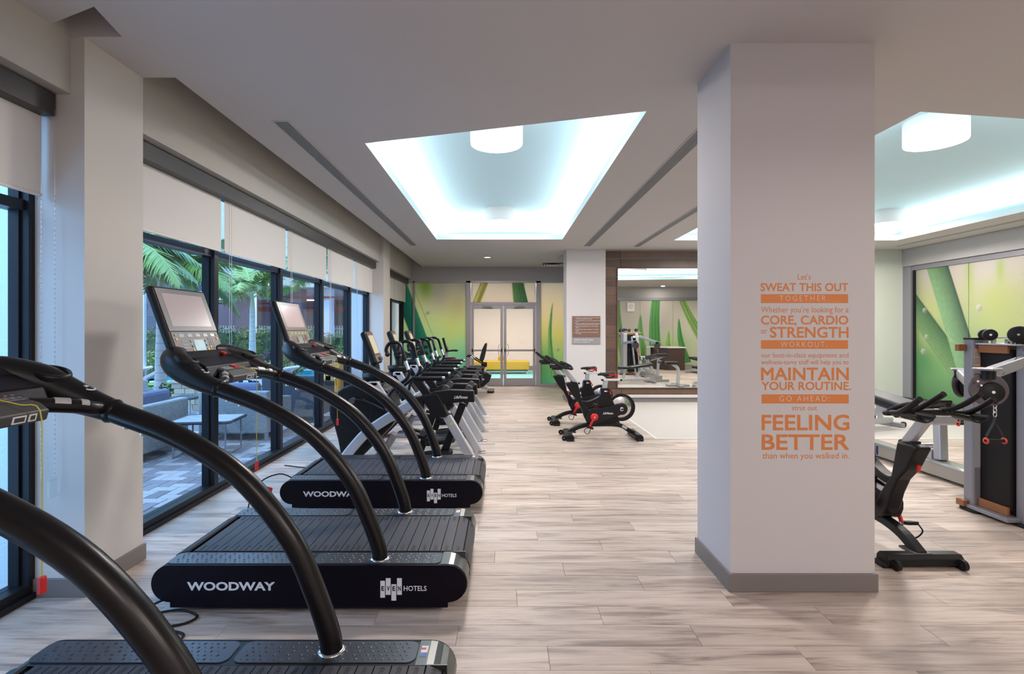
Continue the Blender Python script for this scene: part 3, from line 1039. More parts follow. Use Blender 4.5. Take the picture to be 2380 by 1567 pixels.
def board(x0, x1, z0, z1, m):
    MB().box(x0 + .004, x1 - .004, YF + .006, YF + .03, z0 + .006, z1 - .006).build('cladding_board', m, fw, bevel=.002)


xs0 = 2.195; xm = 2.43; XE = 6.2
rng = random.Random(3)
rows = [583, 601, 622]
for i in range(2):
    for a, b_ in ((xs0, xm + .08), (xm + .08, 4.6), (4.6, XE)):
        board(a, b_, yz(rows[i + 1]), yz(rows[i]), rng.choice((MT['clad'], MT['clad'], MT['clad2'])))
cuts = [622, 643, 651, 667, 688, 706, 733, 757, 777, 785, 811, 819, 839, 861, 876, 903]
for i in range(len(cuts) - 1):
    board(xs0, xm, yz(cuts[i + 1]), yz(cuts[i]), rng.choice((MT['clad'], MT['clad2'])))
for a, b_ in ((xs0, xm + .1), (xm + .1, 4.2), (4.2, XE)):
    board(a, b_, yz(917), yz(904), MT['clad2'])
struct(MB().box(2.19, 6.2, YF - .02, YF + .05, yz(924), yz(917.5)).build('trim_feature_ledge', MT['wall']))
struct(MB().box(2.19, 6.2, YF, YF + .05, 0.001, yz(924)).build('baseboard_feature', MT['base']))
mi = thing('wall_mirror', 'large wood framed mirror on the clad wall reflecting the weights area', 'mirror', (xm, YF, 0))
zb, zt = yz(903), yz(622)
MB().box(.02, 3.6, .004, .028, zb + .02, zt - .02).build('mirror_glass', MT['mirror'], mi)
MB().box(0, .02, -.012, .028, zb, zt).box(3.6, 3.62, -.012, .028, zb, zt).box(.02, 3.6, -.012, .028, zb, zb + .02).box(.02, 3.6, -.012, .028, zt - .02, zt).build('frame', MT['clad2'], mi)

# rules sign on the back column
sg = thing('rules_sign', 'brown and grey athletic studio rules plaque on the back column', 'sign', (1.74, 11.06, 1.564))
sx = lambda px: (px - 1170) * 11.05 / F - 1.74
sz = lambda py: (765 - py) * 11.05 / F
MT['signwood'] = mat('sign_wood_print', (0.20, 0.11, 0.075), .5, var=.15, vscale=10)
MT['signgrey'] = mat('sign_grey', (0.28, 0.27, 0.27), .5)
MB().box(sx(1330), sx(1395), -.018, 0, sz(784), sz(735)).build('upper_plate', MT['signwood'], sg, bevel=.002)
MB().box(sx(1330), sx(1395), -.018, 0, sz(800), sz(784.3)).build('lower_plate', MT['signgrey'], sg, bevel=.003)
lines = [(738.2, '1. This facility is not supervised. Use of the equipment'), (741.0, '    is the responsibility of the guest.'), (745.2, '2. The Athletic Studio is for the use of registered guests'), (748.1, '    only.'),
         (751.7, '3. Guest is responsible for knowing his/her own physical'), (754.5, '    limitations and uses equipment at their own risk.'), (758.6, '4. Please keep breakable objects out of the Athletic'), (761.4, '    Studio.'),
         (765.3, '5. No alcoholic beverages are allowed in the Athletic'), (768.2, '    Studio.'), (772.1, '6. Children under the age of 18 must be accompanied'), (774.9, '    by an adult.')]
for py, s in lines:
    ind = 4 if s.startswith(' ') else 0
    st = s.strip()
    text('lettering', st, MT['white'], .0155, len(st) * .0099, sg, (sx(1334.5) + ind * .009, -.0195, sz(py + 1)), (PI / 2, 0, 0), weight=.008)
text('lettering', 'Athletic Studio Rules', MT['white'], .035, sx(1379) - sx(1334), sg, (sx(1334), -.0195, sz(791.3)), (PI / 2, 0, 0), weight=.008)
text('lettering', 'Maximum Occupancy 34', MT['white'], .022, sx(1370.5) - sx(1334), sg, (sx(1334), -.0195, sz(795.7)), (PI / 2, 0, 0), weight=.008)

# orange lettering on the front column (vinyl decal)
dc = thing('wall_decal', 'orange lettering decal on the front face of the wide column', 'wall decal', (1.785, 3.08, EYE))
S = F / 3.08
dx = lambda px: (px - 1170) / S - 1.785
dz = lambda py: (765 - py) / S
Y_ = -.0006
for y0, y1 in ((684, 704.5), (791, 811), (917, 938)):
    MB().box(dx(1768.5 if y0 < 900 else 1770), dx(1971 if y0 < 900 else 1972.5), -.0006, 0, dz(y1), dz(y0)).build('orange_bar', MT['orange'], dc)
MT['barletter'] = mat('bar_letter', (0.66, 0.56, 0.52), .6)
# text, x0, x1, baseline y, cap height px, weight
TXT = [("Let's", 1854, 1884.5, 650, 13, 0.0), ('SWEAT THIS OUT', 1768, 1971, 676.5, 18, .030), ('Whether you\u2019re looking for a', 1769, 1972, 726.5, 13.5, 0.0),
       ('CORE, CARDIO', 1769, 1971, 754, 20, .030), ('or', 1768.5, 1783, 775.5, 13, 0.0), ('STRENGTH', 1790, 1971.5, 784.5, 24, .034),
       ('our best-in-class equipment and', 1769, 1972, 831, 10.8, 0.0), ('wellness-savvy staff will help you to', 1769, 1972, 847, 10.8, 0.0),
       ('MAINTAIN', 1769.5, 1972, 883.5, 28.5, .034), ('YOUR ROUTINE.', 1770.5, 1977.5, 906.5, 18.5, .030), ('strut out', 1841, 1899, 954, 12, 0.0),
       ('FEELING', 1771, 1973, 999.5, 34.5, .036), ('BETTER', 1771, 1972.5, 1045, 34.5, .036), ('than when you walked in.', 1772, 1973.5, 1066, 14, 0.0)]
for s, x0, x1, yb, h, wgt in TXT:
    text('lettering', s, MT['orange'], h / S, (x1 - x0) / S, dc, (dx(x0), Y_, dz(yb)), (PI / 2, 0, 0), weight=0.0, bold=wgt * .75)
for s, x0, x1, yb in (('TOGETHER.', 1811, 1925, 700), ('WORKOUT,', 1814, 1922, 807), ('GO AHEAD;', 1811.5, 1928, 933)):
    text('lettering', s, MT['barletter'], 13 / S, (x1 - x0) / S, dc, (dx(x0), -.0012, dz(yb)), (PI / 2, 0, 0), weight=-.012, spacing=1.35)
# ------------------------------------------------------------------ treadmill (local: x=0 rear end, front at -1.74, user faces -x)
TL, HW, ZD = 1.74, 0.455, 0.263


def rrect(x0, x1, y0, y1, r, n=5):
    out = []
    for cx, cy, a0 in ((x1 - r, y1 - r, 0), (x0 + r, y1 - r, 90), (x0 + r, y0 + r, 180), (x1 - r, y0 + r, 270)):
        for k in range(n + 1):
            a = R(a0 + 90 * k / n)
            out.append((cx + r * math.cos(a), cy + r * math.sin(a)))
    return out


def stadium(x0, x1, zc, r, n=12):
    out = []
    for k in range(n + 1):
        a = -PI / 2 + PI * k / n
        out.append((x1 - r + r * math.cos(a), zc + r * math.sin(a)))
    for k in range(n + 1):
        a = PI / 2 + PI * k / n
        out.append((x0 + r + r * math.cos(a), zc + r * math.sin(a)))
    return out


def slat_mat():
    m = mat('belt_slat_rubber', (0.030, 0.030, 0.038), .5)
    nt = m.node_tree; N = nt.nodes; L = nt.links
    tc = N.new('ShaderNodeTexCoord')
    mp = N.new('ShaderNodeMapping'); mp.inputs['Scale'].default_value = (48, 42, 1)
    v = N.new('ShaderNodeTexVoronoi'); v.feature = 'DISTANCE_TO_EDGE'; v.inputs['Randomness'].default_value = 0.0; v.voronoi_dimensions = '2D'
    # staggered rows give a honeycomb
    sep = N.new('ShaderNodeSeparateXYZ'); L.new(tc.outputs['Object'], mp.inputs[0]); L.new(mp.outputs[0], sep.inputs[0])
    a = N.new('ShaderNodeMath'); a.operation = 'MULTIPLY_ADD'; a.inputs[1].default_value = 0.5
    L.new(sep.outputs['Y'], a.inputs[0]); L.new(sep.outputs['X'], a.inputs[2])
    cb = N.new('ShaderNodeCombineXYZ'); L.new(a.outputs[0], cb.inputs[0]); L.new(sep.outputs['Y'], cb.inputs[1])
    L.new(cb.outputs[0], v.inputs['Vector'])
    lt = N.new('ShaderNodeMath'); lt.operation = 'LESS_THAN'; lt.inputs[1].default_value = 0.09; L.new(v.outputs['Distance'], lt.inputs[0])
    bp = N.new('ShaderNodeBump'); bp.invert = True; bp.inputs['Strength'].default_value = .7; bp.inputs['Distance'].default_value = .003
    L.new(lt.outputs[0], bp.inputs['Height']); L.new(bp.outputs[0], N['Principled BSDF'].inputs['Normal'])
    mx = N.new('ShaderNodeMix'); mx.data_type = 'RGBA'; mx.inputs[6].default_value = (0.040, 0.039, 0.052, 1); mx.inputs[7].default_value = (0.008, 0.008, 0.010, 1)
    L.new(lt.outputs[0], mx.inputs[0]); L.new(mx.outputs[2], N['Principled BSDF'].inputs['Base Color'])
    return m


MT['slat'] = slat_mat()
MT['treadplate'] = mat('tread_plate', (0.075, 0.08, 0.095), .32, metal=.55)
MT['letterdark'] = mat('moulded_letter', (0.006, 0.006, 0.008), .6)


def make_treadmill(label):
    t = thing('treadmill', label, 'treadmill', (0, 0, 0), 0, 'curved rail treadmills in a row')
    # body
    MB().prism(stadium(-TL + .01, -.01, .155, .095), -.28, .28, 'y').build('belt_bed', MT['black'], t)
    for s in (-1, 1):
        y0, y1 = sorted((s * .285, s * (HW - .012)))
        MB().prism(stadium(-TL, 0, .1615, .1015, 16), y0, y1, 'y').box(-1.64, -.10, y0, y1, .05, .2625).build('side_body', MT['black'], t, bevel=.003)
        y2, y3 = sorted((s * (HW - .012), s * HW))
        sp = MB().prism(stadium(-TL, 0, .1615, .1015, 18), y2, y3, 'y').box(-1.635, -.105, y2 - .0005, y3 + .0005, .031, .2628).build('side_panel', MT['panelblack'], t, bevel=.002)
        if s < 0:
            ry = (PI / 2, 0, 0); yy = -HW - .0015
            text('lettering', 'WOODWAY', MT['white'], .043, .485, sp, (-1.54, yy, .128), ry, weight=.035)
            mb = MB()
            for (a, b_, z0, z1) in ((1558, 1588, 968, 1076), (1593, 1624, 951, 1058), (1629, 1660, 990, 1095), (1665, 1696, 951, 1058)):
                X = lambda q: (q / 2.763 + 320 - 1085) / 422.4
                Z = lambda q: 1.565 - (q / 2.763 + 1000 - 765) / 422.4
                mb.box(X(a), X(b_), yy, yy + .002, Z(z1), Z(z0))
            mb.build('logo_bars', MT['white'], sp)
            for k, ch in enumerate('EVEN'):
                text('lettering', ch, MT['panelblack'], .024, .0155, sp, (X(1565 + 35.5 * k), yy - .0006, Z(1031)), ry, weight=.03)
            text('lettering', 'HOTELS', MT['white'], .027, .126, sp, (X(1708), yy, Z(1032)), ry, weight=.012)
        # rear metal cover over the strip end
        pts = []
        for k in range(11):
            a = PI / 2 - R(150) * k / 10
            pts.append((-.1015 + .1045 * math.cos(a), .1615 + .1045 * math.sin(a)))
        pts = [(-.145, .266)] + pts
        inner = [(-.145, .2635)] + [(-.1015 + .1020 * math.cos(PI / 2 - R(150) * k / 10), .1615 + .1020 * math.sin(PI / 2 - R(150) * k / 10)) for k in range(11)]
        MB().prism(pts + inner[::-1], y0, y1, 'y').build('end_cover', MT['endmetal'], t)
        # tread plates with raised diamonds
        for (a, b_) in ((-1.67, -.885), (-.865, -.15)):
            ya, yb = sorted((s * .300, s * (HW - .018)))
            mb = MB().prism(rrect(a, b_, ya, yb, .035), ZD, ZD + .004, 'z')
            nx = int((b_ - a - .05) / .0265); ny = 5
            for i in range(nx):
                for j in range(ny):
                    x = a + .03 + i * .0265 + (.0132 if j % 2 else 0); y = ya + .018 + j * (yb - ya - .036) / (ny - 1)
                    an = R(45) if (i + j) % 2 else R(-45)
                    c, s_ = math.cos(an), math.sin(an)
                    q = [(.0095, 0), (0, .003), (-.0095, 0), (0, -.003)]
                    v = [(x + p[0] * c - p[1] * s_, y + p[0] * s_ + p[1] * c, ZD + .0038) for p in q] + [(x, y, ZD + .0078)]
                    mb.add(v, [(0, 1, 4), (1, 2, 4), (2, 3, 4), (3, 0, 4)], 0, True)
            mb.build('tread_plate', MT['treadplate'], t)
        for x in (-1.5, -.25):
            MB().cyl((x, s * .36, 0), (x, s * .36, .05), .03).build('foot', MT['rubber'], t)
        MB().lathe([(.044, 0), (.055, 0), (.053, .006), (.044, .009)], (-.497, s * .375, ZD + .003), n=28).build('collar_ring', MT['chrome'], t)
        # handrail arch
        rail = cr([(-.497, s * .375, .262), (-.505, s * .376, .33), (-.56, s * .378, .49), (-.665, s * .382, .716), (-.87, s * .39, .961), (-1.13, s * .397, 1.125), (-1.405, s * .40, 1.232)], 6)
        hr = MB().tube(rail, .0435, 18).build('handrail', MT['satin'], t)
        mb = MB()
        d0 = Vector((-.0, 0, 0))
        ax = Vector((-.275, 0, .107)).normalized()
        mb.tube([Vector((-1.385, s * .40, 1.224)), Vector((-1.40, s * .40, 1.230)), Vector((-1.415, s * .40, 1.236))], [.0445, .0515, .0445], 20)
        mb.build('rail_collar', MT['satin'], hr)
        mb = MB()
        for k in (.04, .11):
            p = Vector((-1.385 + k, s * .40, 1.224 - k * .39 - .038))
            mb.cyl(p, p + Vector((-.004, 0, -.012)), .011, 10)
        mb.build('bolt', MT['chrome'], hr)
        # moulded limb with cup holder
        limb = cr([(-1.405, s * .40, 1.232), (-1.48, s * .395, 1.262), (-1.56, s * .375, 1.300), (-1.64, s * .35, 1.345), (-1.70, s * .305, 1.378), (-1.735, s * .25, 1.405), (-1.745, s * .17, 1.425)], 5)
        rr = crs([.046, .053, .066, .075, .072, .060, .030], 5)
        L_ = MB().tube(limb, rr, 18, sy=1.05).build('console_arm', MT['plastic'], t)
        c = Vector((-1.605, s * .350, 1.396)); ax = Vector((.34, -s * .10, 1)).normalized()
        MB().lathe([(.046, -.07), (.053, .0), (.055, .006), (.062, .005), (.067, -.006), (.060, -.05)], c, ax, 24).build('cup_holder', MT['plastic'], L_)
        MB().disc(c + ax * -.006, .053, ax, 24, h=.002).build('cup_dark_disc', MT['panelblack'], L_)  # black disc near the rim imitates the shaded hollow of the cup
        c2 = Vector((-1.50, s * .384, 1.334)); ax2 = Vector((.45, 0, 1)).normalized()
        mb = MB()
        u = Vector((1, 0, -.45)).normalized()
        for k in (-1, 1):
            ctr = c2 + u * (.024 * k)
            pts = [ctr + u * (.014 * math.cos(a)) * k + Vector((0, 1, 0)) * .020 * math.sin(a) for a in [PI * (-.5 + j / 8) for j in range(9)]]
            mb.tube(pts, .003, 5)
        mb.box(-.010, .010, -.007, .007, -.001, .003, M=Matrix.Translation(c2) @ Matrix.Rotation(.33, 4, 'Y'))
        mb.build('arm_emblem', MT['white'], L_)
        # grip with two sensor sleeves
        gp = cr([(-1.505, s * .14, 1.292), (-1.475, s * .20, 1.283), (-1.435, s * .27, 1.268), (-1.415, s * .325, 1.252), (-1.435, s * .375, 1.250), (-1.47, s * .39, 1.262)], 5)
        g = MB().tube(gp, .027, 14).build('hand_grip', MT['satin'], t)
        mb = MB()
        sh3 = Vector((.0035, 0, .0075))
        mb.tube([p + sh3 for p in gp[5:9]], .0225, 14).tube([p + sh3 for p in gp[10:13]], .0225, 14)
        mb.build('sensor_plate', MT['steel'], g)
    # belt slats
    P = .0655
    base = MB().box(-P / 2 + .0022, P / 2 - .0022, -.278, .278, -.006, .006)
    for s in (-1, 1):       # moulded word at both ends of the slat
        me = text_mesh('4FRONT', .018, .075, weight=.01)
        M = Matrix.Translation((s * -.009 * 1, s * .272, .0066)) @ Matrix.Rotation(-s * PI / 2, 4, 'Z')
        merge_text(base, me, M, 1)
    sm = base.mesh('slat', [MT['slat'], MT['letterdark']])
    rc, rr_ = .1615, .1015
    x = -.1015 - P / 2
    k = 0
    while x > -TL + .1015:
        put('slat', sm, t, (x, 0, ZD - .001)); x -= P; k += 1
    xf = x + P / 2
    step = P / rr_
    for k in range(4):
        a = PI / 2 - step * (k + .5)
        put('slat', sm, t, (-.1015 + (rr_ - .002) * math.cos(a), 0, rc + (rr_ - .002) * math.sin(a)), (0, PI / 2 - a, 0))
    for k in range(4):
        a = PI / 2 + step * (k + .5)
        put('slat', sm, t, (min(xf, -TL + .1015) + (rr_ - .002) * math.cos(a), 0, rc + (rr_ - .002) * math.sin(a)), (0, PI / 2 - a, 0))
    for s in (-1, 1):
        MB().box(-.105, -.02, s * .2845 - .003, s * .2845 + .003, .10, .268).build('belt_guard', MT['endmetal'], t)
    # flag sticker on the far strip
    st = MB().box(-.135, -.108, .335, .405, ZD + .003, ZD + .0045).build('flag_sticker', MT['white'], t)
    MB().box(-.135, -.108, .335, .36, ZD + .0046, ZD + .0052).build('sticker_band', MT['blue'], st)
    MB().box(-.135, -.116, .38, .392, ZD + .0046, ZD + .0052).build('sticker_band', MT['red'], st)
    # console
    pan = MB().box(-.02, .03, -.27, .27, -.01, .455)
    tilt = -math.atan2(.15, .42)
    H = pan.build('console_housing', MT['plastic'], t, (-1.745, 0, 1.39), (0, tilt, 0), bevel=.022, seg=3)
    T = Matrix.Translation((-1.745, 0, 1.39)) @ Matrix.Rotation(tilt, 4, 'Y')

    def on(name, y0, y1, z0, z1, m, h=.0312, par=t, bev=0.0):
        return MB().box(.028, h, y0, y1, z0, z1).build(name, m, H, bevel=bev)
    on('bezel', -.252, .252, .160, .437, MT['bezel'], .0335, bev=.002)
    on('screen', -.205, .205, .192, .405, MT['screen'], .0342)
    on('keypad', -.245, .245, .012, .156, MT['keypad'], .0330, bev=.002)
    for k in range(5):
        on('small_display', -.178 + k * .083, -.133 + k * .083, .122, .142, MT['lcdgreen'] if label.startswith('third') else MT['lcd'], .0342)
    on('main_display', -.052, .052, .030, .100, MT['lcd'], .0345)
    on('display_frame', -.060, .060, .023, .107, MT['bezel'], .0338)
    on('key_column', -.088, -.066, .022, .108, MT['bezel'], .0336)
    on('key_column', .066, .088, .022, .108, MT['bezel'], .0336)
    bt = []
    for y, z, c in ((-.077, .094, 'green'), (-.077, .06, 'dark_grey'), (-.077, .034, 'yellow'), (.077, .094, 'green'), (.077, .064, 'blue'), (.077, .036, 'yellow'),
                    (-.215, .135, 'green'), (-.215, .108, 'yellow'), (.215, .135, 'green'), (.215, .108, 'yellow'), (-.12, .022, 'red'), (-.10, .020, 'green'), (.125, .022, 'green'), (.145, .022, 'red'), (.115, .050, 'yellow')):
        MB().disc((.0336, y, z), .0085 if c != 'red' else .011, (1, 0, 0), 12, h=.0022).build('button', MT[c], H)
    for i in range(3):
        for j in range(4):
            if (i, j) == (0, 0): continue
            MB().disc((.0333, .115 + i * .022, .050 + j * .018), .0065, (1, 0, 0), 8, h=.0018).build('key', MT['bezel'], H)
        on('soft_key', -.175, -.115, .046 + i * .021, .056 + i * .021, MT['bezel'], .0340)
    text('lettering', 'WOODWAY', MT['white'], .006, .045, H, (.0345, -.0225, .012), (PI / 2, 0, PI / 2), weight=.02)
    # shelf under the panel and the control bar
    MB().prism([(-1.76, 1.30), (-1.70, 1.435), (-1.66, 1.395), (-1.55, 1.345), (-1.52, 1.27), (-1.60, 1.245), (-1.70, 1.26)], -.26, .26, 'y').build('console_tray', MT['panelblack'], t, bevel=.012)  # solid tray; near-black colour imitates the dark hollow between arms and bar
    cb = MB().prism([(-1.575, 1.335), (-1.485, 1.310), (-1.440, 1.275), (-1.450, 1.238), (-1.50, 1.232), (-1.58, 1.27)], -.155, .155, 'y').build('control_bar', MT['dark_grey'], t, bevel=.006)
    u = Vector((.09, 0, -.025)).normalized()
    Mb = Matrix.Translation((-1.53, 0, 1.3240)) @ Matrix.Rotation(math.atan2(.025, .09), 4, 'Y')
    MB().box(-.036, .036, -.135, .135, -.001, .0015, M=Mb).build('control_overlay', MT['bezel'], cb)
    MB().box(-.018, .020, .0, .045, .001, .008, M=Mb).build('stop_button', MT['red'], cb)
    mb = MB()
    for i in range(4):
        for j in range(4):
            mb.box(-.026 + i * .015, -.016 + i * .015, -.12 + j * .024, -.105 + j * .024, .0014, .003, M=Mb)
    for i in range(2):
        for j in range(3):
            q = Mb @ Vector((-.015 + i * .028, .065 + j * .026, .002))
            mb.disc(q, .006, (0, 0, 1), 8, h=.002)
    k_ = mb.build('control_keys', MT['steel'], cb)
    Ms = Matrix.Translation((-1.4445, 0, 1.2565)) @ Matrix.Rotation(R(105), 4, 'Y')
    for y0, y1 in ((.015, .065), (.075, .105)):
        o = MB().box(-.013, .013, y0, y1, -.001, .0012, M=Ms).build('warning_sticker', MT['white'], cb)
        MB().box(-.008, .008, y0 + .006, y1 - .006, .0013, .0018, M=Ms).build('sticker_print', MT['dark_grey'], o)
    # safety lanyard
    cd = MB().tube(cr([(-1.50, .03, 1.325), (-1.46, .06, 1.305), (-1.428, .10, 1.28), (-1.425, .105, 1.1), (-1.425, .105, .9), (-1.425, .105, .69)], 4), .0022, 6).build('safety_cord', MT['cord'], t)
    MB().box(-.009, .009, -.012, .012, -.03, .03).build('red_clip', MT['red'], cd, (-1.425, .105, .665), bevel=.004)
    MB().box(-.016, .016, -.016, .016, 0, .014).build('red_key', MT['red'], t, (-1.66, .13, 1.402), (0, .3, 0), bevel=.003)
    return t


TM = [(-.197, 1.71, 'nearest treadmill, console and front cut off by the picture edge'),
      (-.201, 3.297, 'second treadmill from the camera with its whole lettered side panel showing'),
      (-.180, 4.885, 'third and farthest treadmill, beside the row of elliptical trainers')]
tm = make_treadmill(TM[1][2]); tm.location = (TM[1][0], TM[1][1], 0)
dup(tm, (TM[0][0], TM[0][1], 0), 0, TM[0][2])
t3 = dup(tm, (TM[2][0], TM[2][1], 0), 0, TM[2][2])
for o in t3.children_recursive:
    if o.name.startswith('small_display'):
        o.data = o.data.copy(); o.data.materials[0] = MT['lcdgreen']

# power cords and floor outlet beside them
pts = cr([(-1.86, 2.92, .06), (-1.98, 2.86, .012), (-1.86, 2.70, .008), (-1.70, 2.72, .008), (-1.66, 2.80, .008), (-1.80, 2.86, .008), (-1.93, 2.78, .014), (-1.86, 2.66, .014), (-1.70, 2.66, .008), (-1.62, 2.60, .008), (-1.75, 2.45, .008), (-1.95, 2.42, .008), (-2.2, 2.5, .008)], 6)
tag(MB().tube(pts, .0065, 7).build('power_cord', MT['rubber']), 'black power cord coiled on the floor before the second treadmill', 'cord')
tag(MB().tube(cr([(-1.86, 3.7, .08), (-2.02, 3.75, .03), (-2.10, 3.60, .008), (-2.02, 3.4, .03), (-1.95, 3.35, .10)], 6), .006, 7).build('power_cord', MT['rubber']), 'black cord looping up at the window end of the second treadmill', 'cord')
tag(MB().tube(cr([(-1.9, 4.7, .20), (-2.02, 4.65, .26), (-2.16, 4.55, .20), (-2.20, 4.45, .02), (-2.08, 4.35, .008), (-1.95, 4.30, .008)], 6), .006, 7).build('power_cord', MT['rubber']), 'black cord arching from the front of the third treadmill', 'cord')
t = thing('floor_outlet', 'round floor outlet plate at the front of the third treadmill', 'outlet', (-2.06, 4.25, 0))
MB().lathe([(.001, .014), (.07, .014), (.10, .004), (.105, 0)], n=32).build('cover_plate', MT['chrome'], t)
MB().box(-.03, .03, -.03, .03, .012, .05).build('plug', MT['rubber'], t, bevel=.004)
t = thing('warning_tag', 'red warning tag hanging from the cord of the third treadmill', 'tag', (-2.01, 4.40, .17))
MB().box(-.035, .035, -.0015, .0015, -.08, .05).build('tag_card', MT['red'], t, rot=(0, R(12), 0))
MB().box(-.022, .022, -.0022, .0022, -.06, .02).build('tag_print', mat('tag_print', (.7, .25, .2), .6), t, rot=(0, R(12), 0))
MB().tube([(-.01, 0, .05), (-.02, 0, .09)], .002, 5).build('tie', MT['white'], t)

# ------------------------------------------------------------------ elliptical trainer (world x used directly, y centred at 0, machine spans y +-.34)


def make_elliptical(label):
    t = thing('elliptical_trainer', label, 'elliptical trainer', (0, 0, 0), 0, 'elliptical trainers along the windows')
    S_, K = MT['steel'], MT['plastic']
    for s in (-1, 1):
        y = s * .34
        MB().sweep(cr([(-1.88, y * .55, .02), (-1.72, y * .6, .22), (-1.55, y * .72, .39), (-1.25, y * .9, .59), (-1.0, y, .735)], 6), .075, .115).build('main_beam', S_, t, bevel=.015)
        MB().prism([(-.955, .80), (-.917, .775), (-.80, .60), (-.785, .565), (-.62, .60), (-.70, .77), (-.74, .84), (-.90, .82)], y - .06, y + .06, 'y').build('rear_knuckle', K, t, bevel=.012)
        MB().box(-1.02, -.90, y - .055, y + .055, .66, .80).build('beam_socket', K, t, bevel=.012)
        arm = [(-.90, .80), (-.78, .86), (-.60, .882), (-.335, .872), (-.325, .74), (-.42, .745), (-.66, .725), (-.76, .70)]
        sh = MB().prism(arm, y - .055, y + .055, 'y').build('side_shell', K, t, bevel=.012)
        if s < 0:
            text('lettering', 'LifeFitness', MT['white'], .032, .155, sh, (-.555, y - .0565, .785), (PI / 2, 0, 0), weight=.012, shear=.45)
        MB().bar((-.64, y, .58), (-.315, y, .02), .07, .10).build('rear_leg', S_, t, bevel=.015)
        MB().box(-.40, -.225, y - .05, y + .05, 0, .018).build('foot_plate', MT['chrome'], t, bevel=.008)
        MB().bar((-.845, y - s * .03, .79), (-1.0, y - s * .03, 1.0), .035, .09).build('rail_post', K, t, bevel=.01)
        MB().tube([(-1.02, y - s * .03, 1.0), (-.69, y - s * .03, 1.0)], .026, 12).build('side_rail', MT['satin'], t)
        MB().tube([(-.695, y - s * .03, 1.0), (-.665, y - s * .03, 1.0)], .027, 12).build('rail_cap', MT['chrome'], t)
        for x in (-.665, -.40):
            MB().cyl((x, s * .20, .875), (x, s * .26, .875), .042, 20).build('guide_roller', MT['dark_grey'], t)
        # pedal arm hanging down with pedal
        yy = s * .14; dz_ = .05 if s > 0 else 0
        MB().bar((-.47 + (-.33 if s > 0 else 0), yy, .70), (-.72 + (-.30 if s > 0 else 0), yy, .06), .05, .085).build('pedal_strut', K, t, bevel=.01)
        MB().prism([(p[0] * 1.0, p[1]) for p in rrect(-.19, .19, -.085, .085, .075, 5)], -.02, .035, 'z').build('pedal', MT['rubber'], t, (-.78, yy, .10 + dz_ * 1.6), (0, -.12, 0), bevel=.012)
        MB().tube(cr([(-1.15, yy, .34), (-.98, yy, .30), (-.85, yy, .26)], 4), .022, 10).build('link_rod', K, t)
        MB().cyl((-.93, yy - .10, .36), (-.93, yy + .10, .36), .035, 14).build('buffer', MT['dark_grey'], t)
        # moving arm with curled handle
        y = s * .29
        q = [(-1.33, 1.275), (-1.345, 1.335), (-1.31, 1.395), (-1.24, 1.41), (-1.18, 1.385), (-1.15, 1.31), (-1.12, 1.20), (-1.09, 1.11), (-1.075, 1.07), (-1.11, .99), (-1.20, .92), (-1.30, .82), (-1.34, .66)]
        sh_ = 0.0 if s < 0 else .03
        path = cr([(a + sh_, y * (1.0 if i > 4 else .92), b_) for i, (a, b_) in enumerate(q)], 5)
        A = MB().tube(path, .021, 12).build('moving_arm', MT['satin'], t)
        mb = MB()
        mb.tube([path[30], path[33], path[36]], .0225, 12)
        mb.build('sensor_sleeve', MT['chrome'], A)
        MB().sphere(path[0], .029).build('grip_ball', MT['rubber'], A)
        mb = MB()
        for k in (28, 38):
            mb.tube([path[k], path[k + 1]], .025, 12)
        mb.build('grip_ring', MT['plastic'], A)
        MB().tube(cr([(-1.74, s * .25, .74), (-1.64, s * .26, .75), (-1.5, s * .27, .70), (-1.3, s * .27, .60)], 5), .014, 8).build('crank_link', K, t)
        MB().cyl((-1.74, s * .20, .74), (-1.74, s * .275, .74), .035, 16).build('crank_hub', MT['dark_grey'], t)
    # flywheel housing
    hs = []
    for k in range(19):
        a = R(-35 + 250 * k / 18)
        hs.append((-1.73 + .30 * math.cos(a) * 1.0, .62 + .30 * math.sin(a)))
    hs = [(-1.28, .46), (-1.27, .72), (-1.36, .86), (-1.50, .91)] + [p for p in hs if p[0] < -1.62] + [(-1.93, .28), (-1.90, .12), (-1.86, .03), (-1.70, .03), (-1.55, .18)]
    hh = MB().prism(hs, -.19, .19, 'y').build('flywheel_housing', K, t, bevel=.03, seg=3)
    for s in (-1, 1):
        MB().tube([(-1.74 + .205 * math.cos(a), s * .192, .585 + .205 * math.sin(a)) for a in [2 * PI * k / 36 for k in range(36)]], .003, 5, closed=True).build('cover_seam', MT['gloss'], hh)
    for s in (-1, 1):
        y0, y1 = sorted((s * .185, s * .225))
        MB().prism([(-1.56, .955), (-1.45, .955), (-1.16, .52), (-1.28, .50)], y0, y1, 'y').build('frame_mast', S_, t, bevel=.012)
    MB().box(-1.57, -1.45, -.225, .225, .90, .955).build('mast_head', S_, t, bevel=.012)
    MB().box(-1.55, -1.35, -.14, .14, .0, .06).bar((-1.45, 0, .05), (-1.30, 0, .32), .10, .08).build('front_foot', MT['steel2'], t, bevel=.015)
    # tray, neck, console
    MB().lathe([(.06, .90), (.12, .93), (.155, .985), (.16, 1.03), (.13, 1.035), (.12, 1.01), (.05, 1.0)], (-1.53, 0, 0), n=24).build('accessory_tray', K, t)
    MB().tube([(-1.53, 0, .98), (-1.53, 0, 1.10), (-1.56, 0, 1.22)], [.05, .048, .05], 14, sy=1.3).build('console_neck', K, t)
    C_ = MB().box(-.045, .03, -.15, .15, 0, .41).build('console', K, t, (-1.50, 0, 1.15), (0, R(-21), 0), bevel=.028, seg=3)
    MB().box(.028, .033, -.135, .135, .105, .39).build('console_face', MT['bezel'], C_)
    MB().box(.032, .0345, -.112, .112, .120, .350).build('console_screen', MT['screenlit'], C_)
